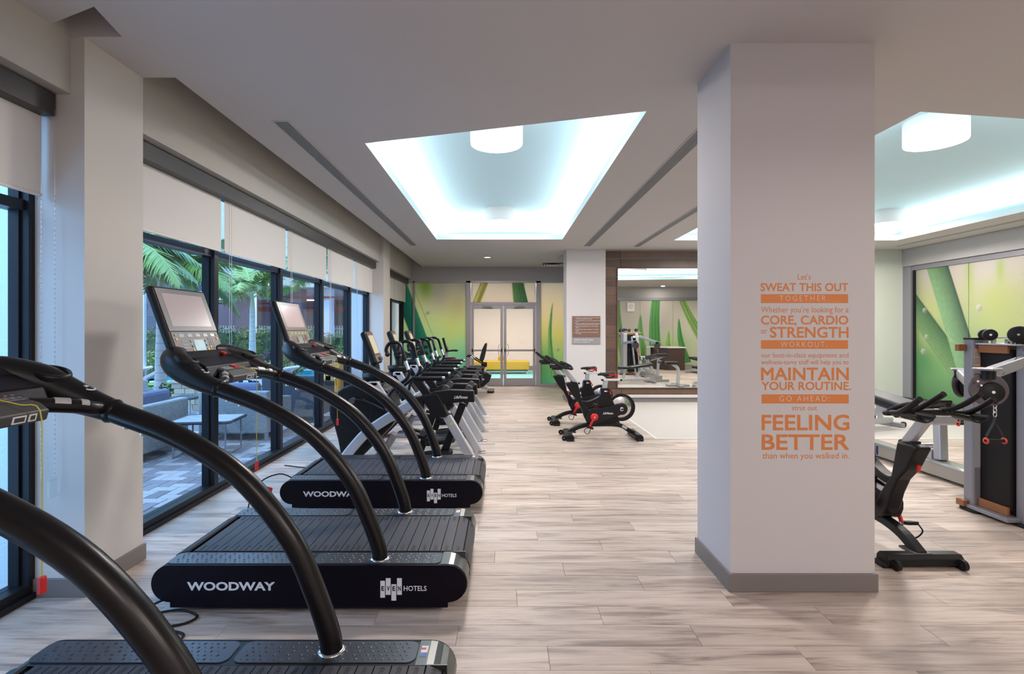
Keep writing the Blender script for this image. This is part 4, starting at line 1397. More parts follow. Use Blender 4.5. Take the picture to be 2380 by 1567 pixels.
    MB().box(.028, .034, -.135, .135, .02, .103).build('console_keys', MT['keypad'], C_)
    MB().box(.034, .060, -.03, .07, .03, .07).build('console_dial', MT['dark_grey'], C_, bevel=.006)
    MB().box(.0335, .0348, -.035, .035, .352, .366).build('console_badge', MT['red'], C_)
    MB().prism([(-.72, .005), (-.60, .03), (-.42, .03), (-.40, .005)], -.16, .16, 'y').build('step_base', MT['rubber'], t)
    MB().box(-1.30, -.70, -.03, .03, .005, .04).build('floor_rail', MT['steel2'], t)
    # warning triangle on the near rear leg
    M = Matrix.Translation((-.585, -.3765, .50))
    MB().prism([(-.018, -.014), (.018, -.014), (0, .018)], -.001, .001, 'y', M=M).build('warning_triangle', MT['cord'], t)
    return t


EL = [(0, 6.19, 'nearest elliptical trainer, its round black flywheel housing in full view'), (0, 7.55, 'second elliptical trainer from the treadmills'), (-.02, 8.94, 'third elliptical trainer, farthest of the row')]
el = make_elliptical(EL[0][2]); el.location = (0, 6.19, 0)
for x, y, l in EL[1:]:
    dup(el, (x, y, 0), 0, l)
tag(MB().tube(cr([(-1.80, 5.95, .03), (-1.93, 5.9, .008), (-2.0, 6.0, .008), (-1.93, 6.1, .008), (-2.03, 6.2, .012), (-2.1, 6.05, .008), (-2.0, 5.9, .008), (-2.2, 5.8, .008), (-2.5, 5.9, .008)], 5), .006, 6).build('power_cord', MT['rubber']), 'tangled black cord on the floor in front of the nearest elliptical', 'cord')

# ------------------------------------------------------------------ spin bike (local: faces -x, mid floor origin)


def cX(X): return (X - 1100) / 924.0
def cZ(Y): return (1365 - Y) / 924.0


def make_spin(label, cat='spin bike'):
    t = thing('spin_bike', label, 'exercise bike', (0, 0, 0), 0, 'black spin bikes with red cranks')
    K, S_ = MT['plastic'], MT['steel']
    Z = lambda pts: [(cX(a), cZ(b_)) for a, b_ in pts]
    # stabilisers
    for x, hl in ((-.44, .25), (.53, .24)):
        MB().prism([(x - .06, .02), (x - .055, .06), (x - .03, .085), (x + .03, .085), (x + .055, .06), (x + .06, .02)], -hl, hl, 'y').build('stabiliser', K, t, bevel=.006)
        for s in (-1, 1):
            MB().box(x - .05, x + .05, s * hl - .03, s * hl + .03, 0, .03).build('rubber_foot', MT['rubber'], t, bevel=.006)
    for s in (-1, 1):
        wh = MB().cyl((-.52, s * .215 - .012, .036), (-.52, s * .215 + .012, .036), .034, 18).build('transport_wheel', MT['rubber'], t)
        MB().disc((-.52, s * .215 - .0135, .036), .008, (0, 1, 0), 10, h=.027).build('wheel_bolt', MT['chrome'], wh)
        MB().bar((-.52, s * .235, .036), (-.45, s * .235, .05), .012, .03).build('wheel_bracket', K, t)
    MB().sweep(cr([(-.45, 0, .07), (-.30, 0, .150), (-.15, 0, .185), (0, 0, .192), (.2, 0, .192), (.33, 0, .17), (.43, 0, .11), (.54, 0, .055)], 5), .07, .058).build('lower_frame', K, t, bevel=.01)
    MB().box(-.47, -.33, -.06, .06, .075, .09).build('mounting_plate', MT['dark_grey'], t, bevel=.004)
    # body: front post, seat tower, bridge, chain case
    front = Z([(655, 640), (700, 628), (820, 635), (835, 700), (870, 860), (915, 925), (960, 990), (1010, 1080), (1000, 1150), (950, 1165), (905, 1090), (870, 980), (820, 880), (740, 790), (690, 700)])
    MB().prism(front, -.052, .052, 'y').build('front_post_shell', K, t, bevel=.014)
    seat = Z([(1125, 705), (1235, 705), (1245, 770), (1275, 850), (1310, 930), (1250, 1000), (1120, 1010), (1095, 930), (1090, 860), (1120, 790)])
    MB().prism(seat, -.045, .045, 'y').build('seat_tower_shell', K, t, bevel=.014)
    MB().sweep(cr([(cX(870), 0, cZ(900)), (cX(950), 0, cZ(905)), (cX(1040), 0, cZ(875)), (cX(1120), 0, cZ(830))], 5), .085, .055).build('bridge', K, t, bevel=.01)
    cc = []
    for (x, y, r, a0, a1) in ((1395, 975, 78, -100, 78), (1030, 1080, 108, 78, 262)):
        for k in range(9):
            a = R(a0 + (a1 - a0) * k / 8); cc.append((cX(x) + r / 924 * math.cos(a), cZ(y) + r / 924 * math.sin(a)))
    ch = MB().prism(cc, -.088, -.050, 'y').build('chain_case', MT['black'], t, bevel=.008)
    MB().prism(Z([(950, 1000), (1250, 960), (1340, 1060), (1375, 1125), (1330, 1160), (1000, 1185), (930, 1150)]), -.048, .048, 'y').build('lower_shell', K, t, bevel=.01)
    text('lettering', 'LifeFitness', MT['white'], .030, .150, ch, (cX(1142), -.0895, cZ(1042)), (PI / 2, 0, 0), weight=.015, shear=.45)
    e = MB()
    for (a0, a1, r) in ((20, 150, .024), (190, 330, .024), (60, 200, .014)):
        e.tube([(cX(1392) + r * math.cos(R(a)), -.0895, cZ(975) + r * math.sin(R(a))) for a in np.linspace(a0, a1, 8)], .0045, 5)
    e.build('wheel_emblem', MT['white'], ch)
    # flywheel and guard
    cx, cz = cX(1400), cZ(960)
    n = 36; rp = []
    fwm = MB()
    fwm.lathe([(.001, -.012), (.150, -.012), (.158, -.008), (.158, .008), (.150, .012), (.001, .012)], (cx, 0, cz), (0, 1, 0), 40)
    fwm.build('flywheel', MT['chrome'], t)
    outer = [(cx + .193 * math.cos(2 * PI * k / n), 0, cz + .193 * math.sin(2 * PI * k / n)) for k in range(n)]
    g = [outer[k % n] for k in range(-11, 16)]
    g = [(cx + .180 * (p[0] - cx) / .193, 0, cz + .180 * (p[2] - cz) / .193) for p in g]
    MB().sweep(g, .075, .036).build('wheel_guard', K, t, bevel=.008)
    # cranks and pedals
    for s, ang in ((-1, -118), (1, 62)):
        y = s * .095
        d = MB().lathe([(.001, -.008), (.052, -.008), (.056, 0), (.052, .008), (.001, .008)], (cX(1030), y, cZ(1080)), (0, 1, 0), 28).build('crank_disc', MT['red'], t)
        p0 = Vector((cX(1030), y + s * .010, cZ(1080))); p1 = p0 + Vector((math.cos(R(ang)), 0, math.sin(R(ang)))) * .155
        MB().bar(p0, p1, .014, .032).build('crank_arm', MT['red'], d, bevel=.004)
        MB().disc(p0 + Vector((0, s * .004 - .006, 0)), .012, (0, 1, 0), 12, h=.012).build('crank_bolt', MT['chrome'], d)
        pd = MB().box(-.045, .045, -.04, .04, -.012, .012).build('pedal', MT['black'], t, (p1.x, y + s * .06, p1.z), (0, .25, 0), bevel=.004)
        MB().tube(cr([(-.045, -.035, -.01), (-.075, -.03, -.05), (-.04, 0, -.095), (.01, .03, -.09), (.02, .035, -.01)], 4), .005, 6).build('toe_cage', MT['rubber'], pd)
        MB().cyl((0, -s * .06, 0), (0, -s * .03, 0), .009, 8).build('pedal_axle', MT['chrome'], pd)
    # handlebar post
    a = Vector((cX(795), 0, cZ(640))); b_ = Vector((cX(640), 0, cZ(450)))
    MB().bar(a, b_, .05, .070).build('handlebar_post', S_, t, bevel=.012)
    MB().box(-.05, .05, -.04, .04, -.03, .02).build('post_clamp', K, t, (cX(770), 0, cZ(640)), (0, .2, 0), bevel=.008)
    MB().cyl((cX(830), 0, cZ(545) - .11), (cX(850), 0, cZ(545) - .10), .016, 12).build('adjust_knob', K, t)
    MB().bar((cX(700), 0, cZ(755)), (cX(708), 0, cZ(795)), .02, .012).build('brake_pull', MT['red'], t)
    # handlebar: rear loop plus forward horns and elbow holders
    hb = MB()
    for s in (-1, 1):
        lp = cr([(-.50, s * .03, 1.02), (-.49, s * .12, 1.015), (-.455, s * .20, 1.01), (-.42, s * .215, 1.005), (-.405, s * .19, 1.01), (-.43, s * .15, 1.045), (-.50, s * .12, 1.075), (-.54, s * .10, 1.08)], 4)
        hb.tube(lp, .0165, 10)
        horn = cr([(-.49, s * .10, 1.035), (-.57, s * .11, 1.06), (-.66, s * .115, 1.11), (-.755, s * .11, 1.175)], 4)
        hb.tube(horn, .0175, 10)
        horn2 = cr([(-.45, s * .20, 1.012), (-.54, s * .215, 1.028), (-.63, s * .225, 1.075), (-.72, s * .225, 1.14)], 4)
        hb.tube(horn2, .0175, 10)
    hb.tube([(-.50, -.10, 1.025), (-.50, .10, 1.025)], .018, 10)
    H_ = hb.build('handlebar', MT['rubber'], t)
    for s in (-1, 1):
        pts = []
        for k in range(9):
            a_ = R(200 + 140 * k / 8)
            pts.append((s * .165 + .070 * math.cos(a_), 1.055 + .070 * math.sin(a_)))
        inn = [(s * .165 + (p[0] - s * .165) * .86, 1.055 + (p[1] - 1.055) * .84) for p in pts]
        MB().prism(pts + inn[::-1], -.69, -.54, 'x').build('bottle_cradle', MT['plastic'], H_, bevel=.003)
    MB().box(-.06, .06, -.045, .045, -.008, .012).build('ride_computer', MT['gloss'], t, (-.585, 0, 1.085), (0, -R(155) + PI / 2 + R(90), 0), bevel=.006)
    # seat
    a = Vector((cX(1180), 0, cZ(720))); b_ = Vector((cX(1195), 0, cZ(600)))
    MB().bar(a, b_, .045, .070).build('seat_post', S_, t, bevel=.012)
    MB().box(cX(1140), cX(1400), -.028, .028, cZ(608), cZ(580)).build('seat_slider', MT['whiteplas'], t, bevel=.006)
    mb = MB()
    for x in (1150, 1395):
        mb.cyl((cX(x), -.035, cZ(597)), (cX(x), .035, cZ(597)), .015, 12)
    mb.build('slider_knob', K, t)
    sd = []
    prof = [(1090, .018, 505), (1130, .022, 500), (1180, .030, 500), (1230, .055, 500), (1275, .085, 496), (1310, .088, 495), (1330, .060, 505)]
    sdv = MB()
    vs_ = []
    for (X, hw, Y) in prof:
        for k in range(10):
            a_ = 2 * PI * k / 10
            vs_.append((cX(X), hw * math.cos(a_), cZ(Y + 18) + (.022 if math.sin(a_) > 0 else .032) * math.sin(a_) * min(1, hw / .03)))
    fs = []
    for i in range(len(prof) - 1):
        for k in range(10):
            fs.append((i * 10 + k, i * 10 + (k + 1) % 10, (i + 1) * 10 + (k + 1) % 10, (i + 1) * 10 + k))
    fs += [tuple(range(10)), tuple(range(len(prof) * 10 - 1, len(prof) * 10 - 11, -1))]
    mis = []
    sdv.add(vs_, fs, 0, True)
    for i, f in enumerate(sdv.f):
        xs = [sdv.v[j][0] for j in f]; zs = [sdv.v[j][2] for j in f]
        if min(xs) >= cX(1229) and sum(zs) / len(zs) < cZ(515): sdv.m[i] = 1
    sdv.build('saddle', [MT['pad'], MT['red']], t)
    MB().tube(cr([(cX(1150), 0, cZ(520)), (cX(1190), 0, cZ(555)), (cX(1260), 0, cZ(570)), (cX(1310), 0, cZ(545))], 4), .007, 6, sy=3).build('saddle_rail', MT['black'], t)
    MB().cyl((cX(1325), -.02, cZ(560)), (cX(1325), .02, cZ(560)), .015, 10).build('seat_knob', MT['red'], t)
    MB().bar((cX(1240), -.02, cZ(735)), (cX(1272), -.02, cZ(790)), .012, .014).build('seat_pull', MT['red'], t)
    lb = MB().box(cX(1170), cX(1215), -.0465, -.045, cZ(752), cZ(735)).build('badge', MT['white'], t)
    MB().box(cX(1197), cX(1214), -.0472, -.0464, cZ(751), cZ(736)).build('badge_band', MT['red'], lb)
    MB().box(cX(1105), cX(1122), -.046, -.044, cZ(790), cZ(728)).build('blue_label', MT['blue'], t)
    ls = MB().box(-.038, .038, -.001, .001, -.018, .018).build('serial_sticker', MT['steel'], t, (cX(1440), -.037, cZ(1222)), (0, R(28), 0))
    return t


sp = make_spin('nearer of the two spin bikes in the middle of the floor')
sp.location = (-.355 + (1100 - 1100) / 924, 0, 0)
x_mid = (1200 + 1100 / 5.5975 - 1170) * 7.27 / F
sp.location = (x_mid, 7.45, 0)
x2 = (1200 + (1100 - 240) / 5.5975 - 1170) * 8.5 / F
dup(sp, (x2, 8.60, 0), 0, 'spin bike standing behind the nearer one, before the back column')
dup(sp, (2.76, 3.86, 0), PI / 2, 'spin bike half hidden behind the wide column, handlebar facing out')
dup(sp, (-1.35, 10.35, 0), 0, 'spin bike with a red saddle beyond the last elliptical')
dup(sp, (-1.30, 11.45, 0), 0, 'spin bike between the back of the row and the recumbent bikes')

# ------------------------------------------------------------------ upright and recumbent bikes at the back


def console(t, loc, rot=-21, s=1.0):
    C_ = MB().box(-.035, .025, -.13 * s, .13 * s, 0, .36 * s).build('console', MT['plastic'], t, loc, (0, R(rot), 0), bevel=.022, seg=3)
    MB().box(.023, .028, -.11 * s, .11 * s, .10, .335 * s).build('console_screen', MT['screenlit'], C_)
    MB().box(.023, .028, -.11 * s, .11 * s, .02, .095).build('console_keys', MT['keypad'], C_)
    return C_


t = thing('upright_bike', 'upright exercise bike with a console before the green mural', 'exercise bike', (-1.85, 12.45, 0))
for x in (-.35, .45):
    MB().box(x - .05, x + .05, -.26, .26, 0, .07).build('stabiliser', MT['plastic'], t, bevel=.015)
MB().sweep(cr([(-.35, 0, .06), (0, 0, .13), (.45, 0, .06)], 5), .09, .07).build('lower_frame', MT['steel'], t, bevel=.01)
MB().prism([(-.30, .15), (-.34, .55), (-.15, .72), (.12, .62), (.28, .40), (.20, .12)], -.09, .09, 'y').build('drive_housing', MT['plastic'], t, bevel=.03)
MB().bar((-.18, 0, .60), (-.34, 0, 1.12), .09, .10).build('console_mast', MT['steel'], t, bevel=.02)
console(t, (-.33, 0, 1.10))
hbm = MB()
for s in (-1, 1):
    hbm.tube(cr([(-.30, s * .03, 1.08), (-.20, s * .20, 1.10), (.0, s * .22, 1.12), (-.15, s * .21, 1.18), (-.30, s * .17, 1.24)], 4), .017, 8)
hbm.build('handlebar', MT['rubber'], t)
MB().bar((.12, 0, .5), (.22, 0, .86), .05, .06).build('seat_post', MT['chrome'], t, bevel=.01)
MB().prism([(.06, .86), (.10, .92), (.34, .93), (.36, .87)], -.10, .10, 'y').build('saddle', MT['pad'], t, bevel=.025)
for s in (-1, 1):
    MB().bar((0, s * .11, .34), (s * .12, s * .11, .34 - s * .1), .02, .03).build('crank_arm', MT['dark_grey'], t)
    MB().box(s * .12 - .05, s * .12 + .05, s * .16 - .045, s * .16 + .045, .33 - s * .1, .35 - s * .1).build('pedal', MT['rubber'], t)


def recumbent(label, loc):
    t = thing('recumbent_bike', label, 'exercise bike', loc, 0, 'recumbent bikes by the doors')
    MB().sweep(cr([(-.62, 0, .09), (-.2, 0, .14), (.2, 0, .17), (.55, 0, .10)], 5), .12, .10).build('main_rail', MT['steel'], t, bevel=.02)
    for x in (-.62, .62):
        mb = MB().prism(rrect(x - .07, x + .10, -.30, .30, .06), 0, .05, 'z')
        mb.build('foot_bar', MT['plastic'], t, bevel=.012)
    MB().prism([(-.70, .16), (-.72, .40), (-.56, .62), (-.38, .60), (-.25, .42), (-.22, .16)], -.10, .10, 'y').build('drive_housing', MT['plastic'], t, bevel=.03)
    MB().bar((-.52, 0, .58), (-.46, 0, 1.02), .08, .09).build('console_mast', MT['steel'], t, bevel=.02)
    console(t, (-.45, 0, 1.02), -16, .95)
    hbm = MB()
    for s in (-1, 1):
        hbm.tube(cr([(-.46, s * .03, 1.0), (-.40, s * .18, 1.02), (-.28, s * .20, 1.03), (-.20, s * .17, 1.02)], 4), .016, 8)
    hbm.build('handlebar', MT['rubber'], t)
    sh = MB().prism([(.10, .12), (.10, .40), (.20, .50), (.55, .50), (.66, .42), (.60, .26), (.42, .12)], -.13, .13, 'y').build('seat_pod', MT['black'], t, bevel=.03)
    text('lettering', 'LifeCycle', MT['white'], .05, .28, sh, (.20, -.1325, .30), (PI / 2, 0, R(0)), weight=.012, shear=.4)
    MB().box(.22, .52, -.12, .12, .50, .55).build('seat_carriage', MT['steel'], t, bevel=.01)
    MB().prism([(.10, .58), (.10, .65), (.44, .67), (.50, .60), (.46, .56)], -.22, .22, 'y').build('seat', MT['pad'], t, bevel=.025)
    MB().box(.40, .54, -.06, .06, .62, .74).build('backrest_hinge', MT['black'], t, bevel=.01)
    MB().prism([(.40, .76), (.36, .84), (.43, 1.08), (.50, 1.22), (.545, 1.22), (.52, 1.02), (.46, .78)], -.21, .21, 'y').build('backrest', MT['pad'], t, bevel=.03)
    for s in (-1, 1):
        y = s * .27
        A = MB().tube(cr([(.48, s * .10, .70), (.44, s * .24, .72), (.30, y, .80), (.16, y, .88), (.04, y, .90)], 4), .018, 8).build('side_handle', MT['rubber'], t)
        MB().tube([(.23, y, .842), (.14, y, .886)], .0192, 10).build('sensor_sleeve', MT['chrome'], A)
    for s in (-1, 1):
        MB().bar((-.42, s * .12, .38), (-.42 + s * .12, s * .12, .38 + s * .08), .02, .035).build('crank_arm', MT['dark_grey'], t)
        MB().box(-.47 + s * .12, -.37 + s * .12, s * .17 - .05, s * .17 + .05, .37 + s * .08, .39 + s * .08).build('pedal', MT['rubber'], t)
    return t


recumbent('recumbent bike with a tall black backrest beside the glass doors', (-.95, 12.9, 0))
# ------------------------------------------------------------------ cable machine (functional trainer) at the right


def lines_sticker(parent, w_, h, loc, rot, bands=3):
    """white warning sticker with orange heading bars and grey text rows (flat print)"""
    s = MB().box(-w_ / 2, w_ / 2, -.0008, 0, -h / 2, h / 2).build('warning_sticker', MT['sticker'], parent, loc, rot)
    mb = MB()
    for k in range(bands):
        z = h / 2 - .006 - k * h / bands
        mb.box(-w_ / 2 + .003, w_ / 2 - .003, -.0014, -.0008, z - .010, z)
    mb.build('orange_heading', MT['hazard'], s)
    mb = MB()
    for k in range(bands):
        z = h / 2 - .020 - k * h / bands
        while z > h / 2 - (k + 1) * h / bands + .004:
            mb.box(-w_ / 2 + .005, w_ / 2 - .005, -.0013, -.0008, z - .002, z); z -= .0065
    mb.build('small_print', MT['dark_grey'], s)
    return s


MT['sticker'] = mat('sticker_paper', (.55, .50, .47), .5)
MT['hazard'] = mat('hazard_orange', (.70, .22, .06), .5)
MT['shroud'] = mat('dark_shroud', (.006, .005, .006), .5, spec=.25)
MT['palegrey'] = mat('pale_label_film', (.34, .36, .38), .5)
ct = thing('cable_machine', 'grey cable machine with orange wood trim and hanging red ringed handles', 'cable machine', (4.10, 4.10, 0))
# local frame = world minus (4.10,4.10)
MT['post'] = mat('machine_post_grey', (.235, .235, .265), .4, metal=.25)


def P3(px, py, d):
    p = pos(px, py, d); return Vector((p.x - 4.10, p.y - 4.10, p.z))


for (xa, ya, zt) in ((-.08, .32, 1.475), (.01, -.05, 1.445)):
    p = MB().prism(rrect(xa, xa + .145, ya, ya + .10, .02), .0, zt, 'z').build('upright_post', MT['post'], ct, bevel=.002)
    MB().prism(rrect(xa - .004, xa + .149, ya - .004, ya + .104, .02), zt, zt + .014, 'z').build('post_cap', MT['rubber'], p)
    MB().prism(rrect(xa - .04, xa + .18, ya - .06, ya + .12, .05), .0, .022, 'z').build('rubber_foot', MT['rubber'], p, bevel=.006)
p1 = [o for o in ct.children if o.name.startswith('upright_post')]
lines_sticker(ct, .068, .20, (-.040, .3195, 1.29), (0, 0, 0))
lines_sticker(ct, .075, .235, (.075, -.0505, 1.12), (0, 0, 0))
MB().box(-.072, -.01, .3185, .3198, .38, .98).build('pale_label', MT['palegrey'], ct)
lp = MB().box(.018, .148, -.0515, -.0502, .36, .90).build('brand_plate', MT['palegrey'], ct)
text('lettering', 'HUMANSPORT', MT['white'], .062, .44, lp, (.112, -.0525, .41), (PI / 2, -PI / 2, 0), weight=.02, shear=.3)
sb = MB().disc((.06, -.0512, .30), .032, (0, -1, 0), 24, h=.001).build('round_seal', MT['white'], ct)
MB().disc((.06, -.0523, .30), .019, (0, -1, 0), 20, h=.0006).build('seal_center', MT['blue'], sb)
lines_sticker(ct, .07, .07, (.075, -.0505, .17), (0, 0, 0), 1)
# shroud panels between posts, wood trims, top plate, base
MB().box(-.02, .52, .05, .32, .09, 1.39).build('weight_shroud', MT['shroud'], ct, bevel=.01)
MB().box(.02, .06, .048, .052, .14, 1.36).box(.34, .38, .048, .052, .14, 1.36).build('shroud_rib', MT['gloss'], ct)
MB().box(-.06, .62, -.03, .40, 1.432, 1.445).build('top_plate', MT['steel'], ct, bevel=.004)
MB().box(-.045, -.02, .055, .315, 1.365, 1.43).box(-.15, -.085, .38, .42, 1.375, 1.435).box(.02, .60, .405, .43, 1.37, 1.43).build('wood_trim', MT['woodtrim'], ct, bevel=.006)
MB().box(-.045, -.02, .055, .315, .055, .125).box(-.125, -.085, .36, .44, .03, .085).box(.02, .60, .405, .43, .03, .09).build('wood_trim', MT['woodtrim'], ct, bevel=.006)
MB().box(-.10, .62, .0, .42, .022, .055).build('base_plate', MT['steel2'], ct, bevel=.006)
for x in (.10, .33):
    pass
# front side (faces +y, reflected in the mirror): tower tubes and sloping column with wood inlay
MB().box(-.02, .12, .34, .46, .06, 1.42).build('rear_tower', MT['steel'], ct, bevel=.02)
MB().box(.14, .34, .36, .44, .10, 1.36).build('weight_stack', MT['gloss'], ct, bevel=.006)
MB().bar((.42, .45, 1.42), (.56, .62, .03), .10, .12, up=(1, 0, 0)).build('sloping_column', MT['steel'], ct, bevel=.02)
MB().bar((.451, .552, 1.10), (.516, .636, .50), .05, .012, up=(1, 0, 0)).build('wood_inlay', MT['woodtrim'], ct)
MB().box(.30, .60, .46, .50, 1.26, 1.34).build('head_plate', MT['whiteplas'], ct, bevel=.01)


def pulley_arm(a, b_, hang, name='cable_arm', flip=1):
    a = Vector(a); b_ = Vector(b_)
    A = MB().bar(a, b_, .085, .065, up=(0, 0, 1)).build(name, MT['steel2'], ct, bevel=.012)
    d = (b_ - a).normalized()
    e = b_ + d * .02
    side = Vector((d.y, -d.x, 0)).normalized()
    hd = MB().box(-.06, .09, -.065, .065, -.004, .014).build('arm_hood', MT['steel2'], A, e + Vector((0, 0, .03)), (0, 0, math.atan2(d.y, d.x)), bevel=.008)
    ctr = e + Vector((0, 0, -.085))
    n_ = Vector((-.35 * flip, -1, .12)).normalized()
    MB().cyl(e + Vector((0, 0, .035)), e + Vector((0, 0, -.035)), .045, 20).build('swivel', MT['black'], A)
    dd = MB().lathe([(.001, -.006), (.115, -.006), (.12, 0), (.115, .006), (.001, .006)], ctr + Vector((-.0, 0, -.03)), n_, 32, smooth=False).build('pulley_plate', MT['mauveplate'], A)
    MB().lathe([(.001, .010), (.062, .010), (.070, .014), (.074, .022), (.066, .030), (.001, .030)], ctr + Vector((.02, 0, -.05)), n_, 28).build('pulley_wheel', MT['rubber'], A)
    MB().disc(ctr + Vector((.02, 0, -.05)) + n_ * .030, .011, n_, 12, h=.006).build('pulley_bolt', MT['chrome'], A)
    mb = MB()
    for q in ((-.08, .03), (-.055, .0)):
        mb.disc(ctr + Vector((q[0], 0, q[1])) + n_ * .006, .008, n_, 8, h=.004)
    mb.build('pulley_rivet', MT['chrome'], A)
    # cable end, chain link and strap handle: a thing of its own hanging from the arm
    h0 = ctr + Vector((.03, -.02, -.13)) + Vector((4.10, 4.10, 0))
    hnd = thing('pull_strap', hang, 'exercise handle', h0, 0, 'strap handles on the cable machine')
    MB().cyl((0, 0, .0), (0, 0, .05), .016, 12).build('cable_stop', MT['rubber'], hnd)
    for k, a_ in ((0, 0), (1, PI / 2), (2, 0)):
        pts = [(math.cos(q) * .012 * math.cos(a_), math.cos(q) * .012 * math.sin(a_), -.018 - .030 * k + .020 * math.sin(q)) for q in np.linspace(0, 2 * PI, 13)[:-1]]
        MB().tube(pts, .003, 6, closed=True).build('chain_link', MT['chrome'], hnd)
    for s in (-1, 1):
        MB().sweep([(0, s * .002, -.10), (s * .012, 0, -.145), (s * .062, 0, -.235), (s * .066, 0, -.262)], .022, .003).build('strap', MT['rubber'], hnd)
        MB().lathe([(.010, -.004), (.023, -.004), (.025, 0), (.023, .004), (.010, .004), (.010, -.004)], (s * .066, 0, -.27), (1, 0, 0), 20).build('red_ring', MT['redring'], hnd)
    MB().cyl((-.064, 0, -.27), (.064, 0, -.27), .012, 12).build('grip', MT['rubber'], hnd)
    return A


MT['mauveplate'] = mat('mauve_grey_plate', (.085, .07, .08), .4, metal=.3, bump=.05, bscale=400)
MT['redring'] = mat('red_ring', (.60, .07, .04), .4)
pulley_arm((.03, -.04, 1.325), P3(2300, 868, 3.78), 'strap handle hanging from the nearer arm of the cable machine')
pulley_arm((-.02, .42, 1.10), P3(2232, 868, 4.95), 'strap handle hanging from the far arm behind the post', flip=-1)
pulley_arm((.50, .55, 1.30), (.95, 1.0, 1.12), 'strap handle on the arm reaching out to the mirror side', flip=1)
cab = MB().tube([P3(2380, 812, 4.02), P3(2330, 870, 3.8)], .004, 6).build('steel_cable', MT['black'], ct)

# dumbbells on the top plate


def dumbbell(loc, rz, label, r=.052, L=.10):
    t = thing('dumbbell', label, 'dumbbell', loc, rz, 'dumbbells on the top of the cable machine')
    for s in (-1, 1):
        y0 = s * L / 2
        h = MB().lathe([(.001, 0), (r * .92, 0), (r, .006), (r, .034), (r * .9, .042), (.001, .042)], (0, y0, 0), (0, s, 0), 24).build('weight_head', MT['rubber'], t)
        MB().disc((0, y0 + s * .042, 0), .009, (0, s, 0), 12, h=.003).build('end_bolt', MT['chrome'], h)
    MB().cyl((0, -L / 2, 0), (0, L / 2, 0), .014, 12).build('handle', MT['chrome'], t)
    return t


zt = 1.445
dumbbell((4.07, 4.34, zt + .052 + .02), -.55, 'smallest dumbbell, nearest the far post of the cable machine', .048)
dumbbell((4.14, 4.14, zt + .058 + .018), -.85, 'wide flat ended dumbbell in the middle of the rack top', .068)
dumbbell((4.30, 4.28, zt + .055 + .02), -.5, 'dumbbell behind the wide one on the rack top', .055)
dumbbell((4.58, 4.30, zt + .085), .2, 'dumbbell at the mirror side end of the rack top', .055)
rk = thing('dumbbell_cradle', 'small chrome cradle holding the dumbbells', 'rack', (4.10, 4.10, zt))
for (x, y) in ((.02, .12), (.02, .24), (.22, .05), (.22, .24), (.48, .10), (.48, .26)):
    MB().box(x - .012, x + .012, y - .012, y + .012, 0, .035).build('cradle_post', MT['chrome'], rk)
MB().tube([(.0, .24, .045), (.60, .24, .045)], .008, 8).tube([(.0, .08, .045), (.60, .08, .045)], .008, 8).build('cradle_rail', MT['chrome'], rk)
for y in (.08, .24):
    for x in (.02, .58):
        MB().box(x - .01, x + .01, y - .01, y + .01, 0, .045).build('cradle_foot', MT['steel2'], rk)

# ------------------------------------------------------------------ roller bench attached to the machine side
rb = thing('roller_bench', 'silver framed bench with roller pads beside the cable machine', 'bench', (4.62, 5.8, 0))
S_ = MT['steel']
ch_ = [(-.10, 0), (-.10, .20), (-.085, .225), (.085, .225), (.10, .20), (.10, 0), (.09, 0), (.09, .19), (.08, .212), (-.08, .212), (-.09, .19), (-.09, 0)]
bm_ = MB()
bm_.prism([(-.10, .03), (-.10, .16), (-.08, .18), (.08, .18), (.10, .16), (.10, .03)], -.80, 1.0, 'y')
bm_.build('base_beam', mat('brushed_beam', (.38, .37, .35), .32, metal=.7), rb, bevel=.006)
MB().box(-.04, .04, -.96, -.80, .02, .10).box(-.30, .30, .92, 1.02, 0, .07).build('floor_foot', MT['steel2'], rb, bevel=.01)
MB().bar((.0, -.35, .18), (.03, -.30, .60), .09, .10, up=(1, 0, 0)).build('roller_column', S_, rb, bevel=.015)
MB().sweep(cr([(-.02, .75, .10), (-.12, .62, .42), (-.10, .3, .62), (.0, -.1, .60), (.03, -.42, .60)], 5), .06, .07, up=(1, 0, 0)).build('curved_arm', S_, rb, bevel=.012)
for (y, z) in ((-.42, .625), (.02, .62)):
    q = MB().cyl((-.20, y, z), (.22, y, z), .055, 18).build('roller_pad', MT['pad'], rb)
    MB().box(-.19, .10, y - .06, y + .06, z - .055, z + .058).build('pad_plate', S_, q, bevel=.02)
MB().cyl((-.13, -.18, .30), (.06, -.18, .30), .035, 14).build('pivot_tube', MT['chrome'], rb)
MB().box(-.05, .05, -.28, -.08, .17, .28).build('pivot_bracket', S_, rb, bevel=.01)
MB().prism([(-.02, .60), (.02, .72), (1.3, .86), (1.32, .76)], -.16, .16, 'x').build('seat_pad', MT['pad'], rb, bevel=.03)
MB().bar((0, 0.1, .60), (0, 1.2, .74), .08, .05, up=(1, 0, 0)).build('pad_rail', S_, rb, bevel=.01)
MB().bar((0, 0.85, .14), (0, .95, .70), .07, .07, up=(1, 0, 0)).build('rear_column', S_, rb, bevel=.01)
tag(MB().bar((4.42, 4.88, .02), (4.36, 4.55, 1.30), .05, .10, up=(1, 0, 0)).build('slanted_upright', MT['steel2'], None, bevel=.015), 'slanted grey steel upright behind the cable machine post', 'upright')


